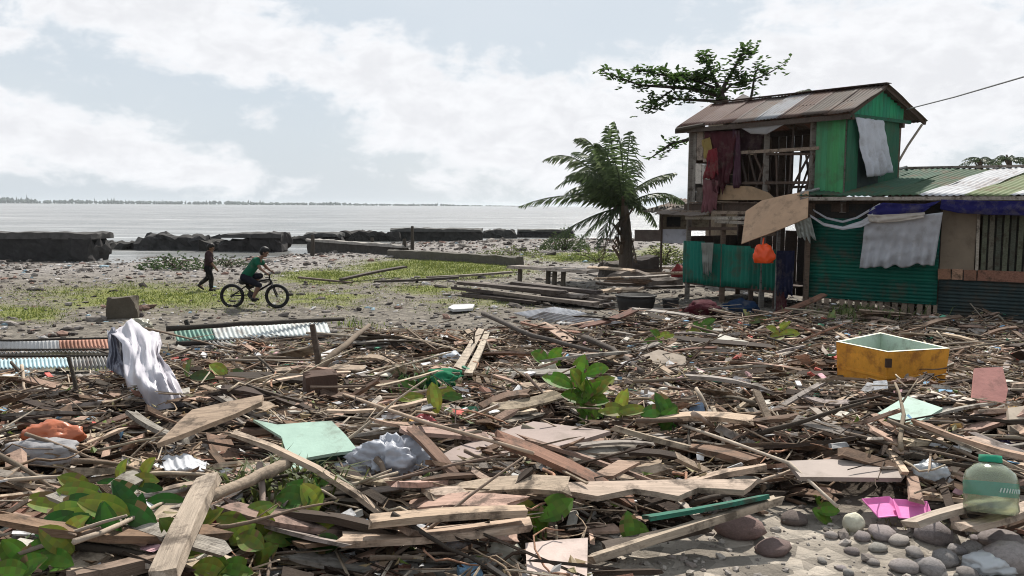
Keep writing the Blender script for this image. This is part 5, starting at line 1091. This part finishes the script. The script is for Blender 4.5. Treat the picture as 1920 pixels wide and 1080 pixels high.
# --- individual broken planks and sticks in the debris
protos = [plank_mesh(1.0, random.uniform(.05, .155), random.uniform(.014, .034), 900 + k, .11, .045) for k in range(26)]
PAL = [('tan', CT, 'sun-bleached tan'), ('rose', CP, 'pinkish-brown'), ('grey', CG, 'weathered grey'), ('brown', CB, 'brown'), ('dark', CDK, 'wet dark brown'), ('red', CRD, 'reddish')]
def spot(near=3.6, far=16.8):
    while True:
        u = random.random(); py = 600 + 520 * u ** 1.15; px = random.uniform(-90, 2010); p = G(px, py)
        if random.random() < dmask(p.x, p.y) and not cleared(p.x, p.y)[0]: return p
def lay(me_, p, L, col, name, label, cat, group, up=.03, tilt=6, jumble=.16):
    hd = random.gauss(0, .5) if random.random() > jumble else random.uniform(-1.57, 1.57)
    hd -= .12
    dx, dy = math.cos(hd) * L / 2, math.sin(hd) * L / 2
    z1, z0_ = H(p.x + dx, p.y + dy), H(p.x - dx, p.y - dy); pit = math.atan2(z1 - z0_, L) + R(random.gauss(0, tilt))
    z = max(p.z, (z1 + z0_) / 2) + up + abs(math.sin(pit)) * L * .12
    mw = Matrix.Translation((p.x, p.y, z)) @ Euler((R(random.gauss(-4, 14)), -pit, hd)).to_matrix().to_4x4() @ Matrix.Diagonal((L, L ** .45, 1, 1))
    return props(ob(name, me_, jit(col, .7, 1.25), None, mw), label, cat, group)
LM = [(G(*q), w) for q, w in (((580, 850), 'the mint green board'), ((1690, 715), 'the yellow fish box'), ((1860, 950), 'the large plastic bottle'), ((290, 770), 'the white plastic sheet'), ((1100, 780), 'the tall green seedling'),
      ((603, 765), 'the dark stump'), ((880, 660), 'the parallel pair of planks'), ((1600, 600), 'the green wall'), ((1350, 600), 'the green half wall'), ((960, 840), 'the mauve-brown board'), ((1100, 920), 'the scalloped board'), ((340, 1000), 'the driftwood log'),
      ((100, 840), 'the orange-brown plastic'), ((1590, 885), 'the flat grey-brown board'), ((1300, 790), 'the pale blue scrap'), ((1240, 690), 'the broad tan slab'), ((1855, 600), 'the dark corrugated wall'), ((800, 1010), 'the wide pale plank'), ((150, 750), 'the thin dark stake'), ((1705, 790), 'the mint green panel'), ((1080, 610), 'the white crumpled roofing'), ((480, 640), 'the long white corrugated sheet'), ((1460, 800), 'the long bleached stick'))]
def nearto(p): return min(LM, key=lambda q: (q[0] - p).length)[1]
for k in range(270):
    p = spot(); nm, c, word = random.choices(PAL, [5, 4, 4, 4, 3, 1])[0]
    far = p.y > 8; L = random.uniform(.4, 1.25) * (1.25 if far else .8); long_ = L > .8
    lay(random.choice(protos), p, L, c, 'plank', f"{'long' if long_ else 'short'} {word} broken plank in the debris near {nearto(p)}", 'plank', f"{'long' if long_ else 'short'} {word} planks near {nearto(p)}", random.uniform(.05, .22), 9)
def stick_mesh(seed):
    rnd = random.Random(seed); pts = []; q = Vector((-.5, 0, 0)); d = Vector((1, 0, 0))
    for i in range(7): pts.append(q.copy()); d = (d + Vector((0, rnd.gauss(0, .075), rnd.gauss(0, .05)))).normalized(); q += d * (1 / 6)
    rr_ = rnd.uniform(.010, .02); mb = MB().tube(pts, [rr_ * (1.15 - .11 * i) for i in range(7)], 5)
    if rnd.random() < .5:
        i = rnd.randrange(2, 5); e = pts[i] + Vector((.2, rnd.choice([-1, 1]) * .12, rnd.uniform(0, .1))); mb.tube([pts[i], (pts[i] + e) / 2, e], [rr_ * .6, rr_ * .45, rr_ * .3], 4)
    return mesh('stick', mb.v, mb.f, BARK, True)
sticks = [stick_mesh(k) for k in range(16)]
SP = [((.33, .265, .205), 'pale bleached'), ((.16, .12, .09), 'brown'), ((.065, .05, .04), 'dark')]
for k in range(230):
    p = spot(); c, word = random.choices(SP, [4, 4, 2])[0]; L = random.uniform(.4, 1.3) * (1.3 if p.y > 8 else .75)
    lay(random.choice(sticks), p, L, c, 'branch', f'{word} bare branch in the debris near {nearto(p)}', 'branch', f'{word} branches near {nearto(p)}', random.uniform(.05, .2), 9, .4)

for k in range(20):                                    # dead palm fronds washed into the heap
    p = spot()
    while p.y < 7.5: p = spot()
    p = p + Vector((0, 0, .12)); hd = random.gauss(-.1, .7); L = random.uniform(.8, 1.7); e = p + Vector((math.cos(hd) * L, math.sin(hd) * L, 0)); e.z = H(e.x, e.y) + .1; m_ = (p + e) / 2; m_.z = max(p.z, e.z, H(m_.x, m_.y)) + .12
    props(frond(None, p, m_, e, .3, jit((.2, .14, .085)), 300 + k, .35, 22, 0), f'dead brown palm frond in the debris near {nearto(p)}', 'frond', f'dead fronds near {nearto(p)}')
# --- uncountable litter
def scatter(n, far_bias=1.0, ymin=2.4):
    X, Y = [], []
    while sum(map(len, X)) < n:
        y = ymin + (17.2 - ymin) * rng.random(n * 2) ** far_bias; x = rng.uniform(-1, 1, n * 2) * (.66 * y + 1.2)
        k = (rng.random(n * 2) < dmask(x, y)) & ~(cleared(x, y) & (rng.random(n * 2) < .8)); X.append(x[k]); Y.append(y[k])
    return np.concatenate(X)[:n], np.concatenate(Y)[:n]
def pal(n, cols, wts):
    c = np.array(cols)[rng.choice(len(cols), n, p=np.array(wts) / sum(wts))]; return c * rng.uniform(.65, 1.25, (n, 1))
rv, rf_, rcol = [], [], []                             # roots, stalks and cord, curved
RX, RY = scatter(1500)
for k in range(1500):
    q = Vector((RX[k], RY[k], H(RX[k], RY[k]) + random.uniform(.05, .2))); hd = random.uniform(0, 6.28); tb = []; rad = random.uniform(.003, .011); turn = random.gauss(0, .35)
    for i in range(8):
        tb.append(q.copy()); hd += turn + random.gauss(0, .22); st = random.uniform(.04, .1); q = q + Vector((math.cos(hd) * st, math.sin(hd) * st, random.gauss(0, .018))); q.z = max(q.z, H(q.x, q.y) + .03)
    mb = MB().tube(tb, [rad * (1.1 - .09 * i) for i in range(8)], 4); b = len(rv); rv += mb.v; rf_ += [tuple(b + i for i in f) for f in mb.f]
    c = random.choice([(.3, .22, .15), (.17, .115, .075), (.08, .055, .04), (.42, .34, .25), (.36, .2, .13)]); rcol += [(*c, 1)] * len(mb.f)
props(ob('roots_and_stalks', mesh('roots_and_stalks', rv, rf_, BITS, True, rcol)), 'curling roots, stalks and cords tangled in the debris', 'roots', kind='stuff')
n = 30000; x, y = scatter(n)
S = np.stack([rng.gamma(2.2, .095, n).clip(.04, .8), rng.gamma(2.2, .017, n).clip(.01, .12), rng.uniform(.005, .02, n)], -1)
C = np.stack([x, y, hf(x, y) + rng.uniform(0, 1, n) ** 1.5 * .12], -1); hd = np.where(rng.random(n) < .3, rng.uniform(0, 3.14, n), rng.normal(-.1, .55, n))
me = np_boxes('splinters', C, S, rotm(hd, rng.normal(0, .22, n), rng.normal(-.08, .4, n)), pal(n, [CT, CP, CG, CB, CDK, CRD, (.46, .40, .34)], [3, 3, 3.5, 6, 7, 1, 1]), BITS)
props(ob('splinters', me), 'splintered wood scraps covering the debris field', 'wood scraps', kind='stuff')
n = 3300; x, y = scatter(n)                            # larger board scraps
S = np.stack([rng.uniform(.15, .75, n), rng.uniform(.045, .13, n), rng.uniform(.01, .026, n)], -1); C = np.stack([x, y, hf(x, y) + rng.uniform(.02, .14, n)], -1)
me = np_boxes('board_scraps', C, S, rotm(np.where(rng.random(n) < .25, rng.uniform(0, 3.14, n), rng.normal(-.1, .6, n)), rng.normal(0, .2, n), rng.normal(-.1, .35, n)), pal(n, [CT, CP, CG, CB, CDK, CRD, (.52, .44, .37)], [3.5, 3.5, 3, 5, 6, 1, 2.2]), BITS)
props(ob('board_scraps', me), 'broken board ends filling the debris field', 'wood scraps', kind='stuff')
n = 11000; x, y = scatter(n)                            # twigs
L = rng.gamma(2.5, .13, n).clip(.1, 1.0); S = np.stack([L, rng.uniform(.005, .012, n), rng.uniform(.005, .012, n)], -1)
C = np.stack([x, y, hf(x, y) + rng.uniform(.02, .19, n)], -1); me = np_boxes('twigs', C, S, rotm(rng.normal(-.1, .8, n), rng.normal(0, .16, n), rng.uniform(0, 3, n)), pal(n, [(.34, .27, .2), (.2, .15, .11), CDK, (.45, .38, .3)], [3, 4, 3, 1]), BITS)
props(ob('twigs', me), 'thin twigs and stalks tangled through the debris field', 'twigs', kind='stuff')
n = 15000; x, y = scatter(n)                           # dead leaves and paper scraps, curled quads
a_ = rng.uniform(0, 6.283, n); L = rng.uniform(.03, .085, n); Rm = rotm(a_, rng.normal(0, .35, n), rng.normal(0, .4, n))
u = np.array([(-.5, 0, .1), (-.1, -.28, -.05), (.5, 0, .16), (-.1, .28, .0)]); Vv = np.einsum('nij,nkj->nki', Rm, u[None] * L[:, None, None]) + np.stack([x, y, hf(x, y) + rng.uniform(.02, .19, n)], -1)[:, None]
cl = pal(n, [(.26, .19, .1), (.16, .11, .07), (.11, .15, .03), (.3, .26, .14), (.5, .48, .46)], [4, 4, 2, 2, 1]); me = np_mesh('dead_leaves', Vv.reshape(-1, 3), np.arange(n * 4).reshape(-1, 4), LEAFA, np.concatenate([cl, np.ones((n, 1))], 1))
props(ob('dead_leaves', me), 'dead leaves and paper bits scattered over the debris', 'dead leaves', kind='stuff')
n = 1500; x, y = scatter(n)
S = np.stack([rng.uniform(.03, .16, n), rng.uniform(.02, .1, n), rng.uniform(.004, .03, n)], -1); C = np.stack([x, y, hf(x, y) + rng.uniform(.06, .2, n)], -1)
me = np_boxes('plastic_bits', C, S, rotm(rng.uniform(0, 3.14, n), rng.normal(0, .25, n), rng.normal(0, .3, n)), pal(n, [(.55, .54, .54), (.5, .46, .4), (.2, .35, .5), (.1, .3, .2), (.5, .12, .1), (.5, .3, .1), (.5, .3, .32)], [7, 5, 1, 1, .5, .7, .6]), BITS)
props(ob('plastic_bits', me), 'small pale plastic and paper bits mixed in the debris', 'litter', kind='stuff')
# gravel and washed-up trash on the open ground
n = 24000; y = 9 + 50 * rng.random(n) ** 1.2; x = rng.uniform(-.72, .45, n) * y; k = (rng.random(n) < 1 - dmask(x, y)) & (y < waterline(x, y) - .3) & (rng.random(n) > grassy(x, y) * 1.15); x, y = x[k], y[k]; n = len(x)
sz = rng.gamma(1.6, .02, n).clip(.012, .2) * (1 + .03 * np.maximum(0, y - 20)); S = np.stack([sz * rng.uniform(1, 2.6, n), sz, sz * rng.uniform(.4, 1.0, n)], -1)
me = np_rocks('gravel', np.stack([x, y, hf(x, y) + S[:, 2] * .25], -1), S, rotm(rng.normal(0, .7, n), rng.normal(0, .15, n), rng.normal(0, .25, n)), pal(n, [(.2, .175, .155), (.1, .085, .075), (.3, .265, .24), (.5, .47, .45), (.24, .15, .12), (.06, .05, .045), (.3, .4, .45)], [5, 4, 4, 2, 1.6, 3, .3]), BITS)
props(ob('gravel', me), 'gravel and washed-up trash strewn over the open shore', 'gravel', kind='stuff')
n = 1500; y = rng.uniform(2.6, 5.4, n); x = rng.uniform(.05, .75, n) * y; k = dmask(x, y) < .6; x, y = x[k], y[k]; n = len(x); sz = rng.gamma(1.6, .008, n).clip(.005, .05)
me = np_rocks('pebbles', np.stack([x, y, hf(x, y) + sz * .2], -1), np.stack([sz * 1.6, sz * 1.2, sz * .8], -1), rotm(rng.uniform(0, 3, n), rng.normal(0, .2, n), rng.normal(0, .2, n)), pal(n, [(.27, .24, .215), (.2, .17, .15), (.36, .32, .28)], [3, 3, 2]), BITS)
props(ob('pebbles', me), 'small pebbles on the bare sandy ground', 'pebbles', kind='stuff')

# ================================================================ PEOPLE AND BICYCLE
def body(name, caps, vox, m, col, parent, mw, smooth=6):
    """union of tapered capsules -> one continuous skin"""
    bm = bmesh.new()
    for a, b, r0, r1 in caps:
        a, b = Vector(a), Vector(b)
        for p, r in ((a, r0), (b, r1)): bmesh.ops.create_icosphere(bm, subdivisions=2, radius=r, matrix=Matrix.Translation(p))
        if (b - a).length > 1e-4:
            mt = Matrix.Translation((a + b) / 2) @ (b - a).to_track_quat('Z', 'Y').to_matrix().to_4x4()
            bmesh.ops.create_cone(bm, cap_ends=True, segments=12, radius1=r0, radius2=r1, depth=(b - a).length, matrix=mt)
    me = bpy.data.meshes.new(name); bm.to_mesh(me); bm.free(); o = bpy.data.objects.new(name, me); COL.objects.link(o)
    md = o.modifiers.new('r', 'REMESH'); md.mode = 'VOXEL'; md.voxel_size = vox; md.use_smooth_shade = True
    s = o.modifiers.new('s', 'SMOOTH'); s.factor = .5; s.iterations = smooth
    dg = bpy.context.evaluated_depsgraph_get(); me2 = bpy.data.meshes.new_from_object(o.evaluated_get(dg)); bpy.data.objects.remove(o)
    me2.transform(mw); me2.name = name; me2.materials.clear(); me2.materials.append(m)
    return ob(name, me2, col, parent)
def hand(w, d, side):
    """palm, four curled fingers, thumb from w (wrist) along d"""
    d = Vector(d).normalized(); s = Vector((0, side, 0)); s = (s - d * s.dot(d)).normalized(); n = d.cross(s); w = Vector(w); c = []
    c.append((w, w + d * .05, .02, .024))
    for k, L in zip((-1.5, -.5, .5, 1.5), (.032, .042, .045, .036)):
        a = w + d * .065 + n * k * .013; b = a + d * L * .55; e = b + (d * .4 - s * .8).normalized() * L * .5; c += [(a - d * .02, b, .0075, .007), (b, e, .007, .006)]
    c.append((w + d * .02 + n * .018, w + d * .045 + n * .042 - s * .01, .009, .007))
    return c
def head(c, r, fwd):
    c, f = Vector(c), Vector(fwd).normalized(); s = Vector((0, 1, 0)); u = s.cross(f) * -1 if s.cross(f).z < 0 else s.cross(f)
    q = [(c + u * .02, c + u * .025 - f * .02, r * .95, r * .95), (c + f * .015 - u * .05, c + f * .035 - u * .065, r * .62, r * .45)]
    q += [(c + f * r * .95 - u * .005, c + f * (r + .012) - u * .025, .008, .012), (c + f * r * .85 - u * .055, c + f * r * .88 - u * .057, .016, .014)]
    for e in (-1, 1): q += [(c + s * e * r * .98 - u * .015, c + s * e * r * 1.0 - u * .04, .014, .010), (c + f * r * .86 + s * e * .03 + u * .012, c + f * r * .87 + s * e * .032 + u * .012, .011, .011)]
    return q, u
def person(loc, sc_, J, label, shirt, trou, skin, hair, sleeves, longtrousers, hat=None):
    root = thing('person', label, 'person', loc); mw = Matrix.Translation(loc) @ Matrix.Diagonal((sc_, sc_, sc_, 1))
    hq, u = head(J['head'], .085, J['face']); hd_ = Vector(J['head']); f = Vector(J['face']).normalized()
    hipc = (Vector(J['hipL']) + Vector(J['hipR'])) / 2; shc = (Vector(J['shL']) + Vector(J['shR'])) / 2; bel = hipc.lerp(shc, .45)
    caps = list(hq) + [(shc + u * .0, hd_ - u * .06, .042, .038), (hipc, bel, .095, .09), (bel, shc, .09, .095)]
    top = [(hipc + (shc - hipc) * .1, bel, .115, .108), (bel, shc - (shc - hipc) * .1, .108, .112)]; bot = [(hipc, hipc + (shc - hipc) * .12, .112, .11)]
    for S in 'LR':
        sh_, e, w, hp, kn, an, to = (Vector(J[k + S]) for k in ('sh', 'el', 'wr', 'hip', 'kn', 'an', 'to')); side = 1 if S == 'L' else -1
        caps += [(shc, sh_, .07, .05), (sh_, e, .043, .034), (e, w, .034, .023)] + hand(w, J.get('hd' + S, w - e), side)
        caps += [(hipc, hp, .09, .085), (hp, kn, .078, .05), (kn, kn.lerp(an, .35), .048, .05), (kn.lerp(an, .35), an, .05, .03), (an, an + Vector((-.02, 0, -.025)), .03, .028), (an + Vector((0, 0, -.02)), to, .03, .022)]
        top += [(shc, sh_, .085, .062), (sh_, sh_.lerp(e, sleeves), .058, .056)]
        bot += [(hp, kn, .092, .066)] + ([(kn, an + (kn - an) * .15, .066, .05)] if longtrousers else [])
    body('body', caps, .0085, SKIN, skin, root, mw)
    body('shirt', top, .012, CLOTH, shirt, root, mw, 4); body('trousers', bot, .012, CLOTH, trou, root, mw, 4)
    hr = [(hd_ + u * .03 - f * .012, hd_ + u * .04 - f * .02, .09, .088), (hd_ - f * .03, hd_ - f * .04 - u * .02, .085, .07), (hd_ + u * .07 + f * .03, hd_ + u * .06 + f * .055, .05, .035)]
    body('hair', hr, .011, HAIR, hair, root, mw, 3)
    for S in 'LR':
        an, to = Vector(J['an' + S]), Vector(J['to' + S]); body('shoe', [(an + Vector((-.03, 0, -.035)), to, .034, .028), (an + Vector((-.03, 0, -.03)), an + Vector((0, 0, -.01)), .034, .036)], .01, RUBBER, (.02, .018, .016), root, mw, 2)
    return root
g1 = G(392, 545)
person(g1, 1.0, dict(head=(.08, 0, 1.10), face=(1, -.15, -.25), shL=(.03, .13, .95), shR=(.03, -.13, .95), elL=(-.10, .17, .76), elR=(.13, -.18, .75), wrL=(-.15, .17, .57), wrR=(.24, -.17, .60),
       hipL=(0, .065, .58), hipR=(0, -.065, .58), knL=(-.04, .07, .33), knR=(.09, -.07, .33), anL=(-.26, .07, .16), anR=(.08, -.07, .06), toL=(-.17, .07, .035), toR=(.19, -.08, .025)),
       'walking person in a dark maroon top and black trousers', (.065, .035, .042), (.018, .017, .02), (.16, .085, .06), (.012, .01, .01), .95, True)
g2 = G(478, 578); bl_ = Vector((g2.x, g2.y, g2.z)); rb_ = .25
r = thing('bicycle', 'black small-wheeled bicycle ridden across the grass', 'bicycle', bl_)
BK = (.014, .013, .014)
def BL(x, y, z): return bl_ + Vector((x, y, z))
def btube(nm, pts, rad, col=BK, m=METAL, par=None, n=8): return MB().tube([BL(*q) for q in pts], rad, n).build(nm, m, col, par or r, True)
RA, FA, BB, ST, HT, HB = (-.475, 0, .26), (.475, 0, .26), (-.06, 0, .29), (-.17, 0, .50), (.33, 0, .63), (.365, 0, .54)
for ax in (RA, FA):
    wl = bpy.data.objects.new('wheel', None); wl.location = BL(*ax); wl.parent = r; wl.matrix_parent_inverse = Matrix.Translation(-bl_); COL.objects.link(wl)
    def wput(o): o.parent = wl; o.matrix_parent_inverse = Matrix.Translation(-Vector(BL(*ax))); return o
    cir = [(ax[0] + .232 * math.cos(a_), 0, ax[2] + .232 * math.sin(a_)) for a_ in [k * 2 * math.pi / 36 for k in range(37)]]
    rim_ = [(ax[0] + .2 * math.cos(a_), 0, ax[2] + .2 * math.sin(a_)) for a_ in [k * 2 * math.pi / 36 for k in range(37)]]
    wput(btube('tyre', cir, .029, (.012, .012, .012), RUBBER)); wput(btube('rim', rim_, .011, (.03, .03, .03)))
    wput(MB().tube([BL(ax[0], -.05, ax[2]), BL(ax[0], .05, ax[2])], .022, 10).build('hub', METAL, (.05, .05, .05), r))
    for k in range(14):
        a_ = k * 2 * math.pi / 14; wput(btube('spoke', [(ax[0], .018 * (-1) ** k, ax[2]), (ax[0] + .2 * math.cos(a_), 0, ax[2] + .2 * math.sin(a_))], .0028, (.2, .2, .2), n=4))
btube('down_tube', [BB, HB], .021); btube('top_tube', [ST, HT], .018); btube('seat_tube', [BB, ST, (-.185, 0, .54)], .018); btube('head_tube', [HT, HB], .024)
for s in (-.05, .05):
    btube('chain_stay', [(BB[0], s * .5, BB[2]), (RA[0], s, RA[2])], .011); btube('seat_stay', [(ST[0], s * .5, ST[2] - .02), (RA[0], s, RA[2])], .01); btube('fork_blade', [(HB[0], s, HB[2] - .01), (.40, s, .45), (FA[0], s, FA[2])], .014)
btube('fork_crown', [(HB[0], -.06, HB[2] - .01), (HB[0], .06, HB[2] - .01)], .018); btube('stem', [HT, (.315, 0, .70), (.34, 0, .73)], .016)
btube('handlebar', [(.30, -.26, .75), (.345, -.12, .74), (.345, .12, .74), (.30, .26, .75)], .012)
for s in (-1, 1): btube('grip', [(.30, s * .26, .75), (.33, s * .16, .745)], .018, (.02, .02, .02), RUBBER)
MB().tube([BL(-.31, 0, .555), BL(-.24, 0, .57), BL(-.12, 0, .56), BL(-.04, 0, .55)], [.05, .075, .04, .022], 10).build('saddle', RUBBER, (.015, .014, .014), r, True)
MB().lathe(BL(BB[0], -.045, BB[2]), [(.0, -.004), (.075, -.004), (.08, 0), (.075, .004), (0, .004)], 20, Matrix.Rotation(R(90), 3, 'X')).build('chainring', METAL, (.04, .04, .04), r)
PR, PL_ = (.02, -.10, .165), (-.14, .10, .415)
btube('crank', [(BB[0], -.06, BB[2]), (PR[0], -.07, PR[2])], .011); btube('crank', [(BB[0], .06, BB[2]), (PL_[0], .07, PL_[2])], .011)
for q in (PR, PL_): MB().box(BL(*q), (.09, .08, .022)).build('pedal', RUBBER, BK, r)
ch = [(BB[0], -.045, BB[2] + .078), (RA[0], -.045, RA[2] + .035), (RA[0] - .035, -.045, RA[2]), (RA[0], -.045, RA[2] - .035), (BB[0], -.045, BB[2] - .078)]; btube('chain', ch, .006, n=4)
person(bl_, 1.0, dict(head=(.235, -.01, 1.19), face=(1, -.1, -.35), shL=(.08, .135, 1.02), shR=(.08, -.135, 1.02), elL=(.20, .2, .86), elR=(.19, -.2, .86), wrL=(.29, .2, .785), wrR=(.29, -.2, .785), hdL=(.8, .1, -.55), hdR=(.8, -.1, -.55),
       hipL=(-.19, .065, .655), hipR=(-.19, -.065, .655), knL=(.10, .1, .68), knR=(.13, -.1, .50), anL=(-.15, .1, .475), anR=(.0, -.1, .235), toL=(-.06, .1, .45), toR=(.1, -.1, .205)),
       'person in a green shirt leaning forward on the small bicycle', (.02, .15, .085), (.02, .02, .03), (.17, .095, .065), (.01, .009, .009), .45, False)
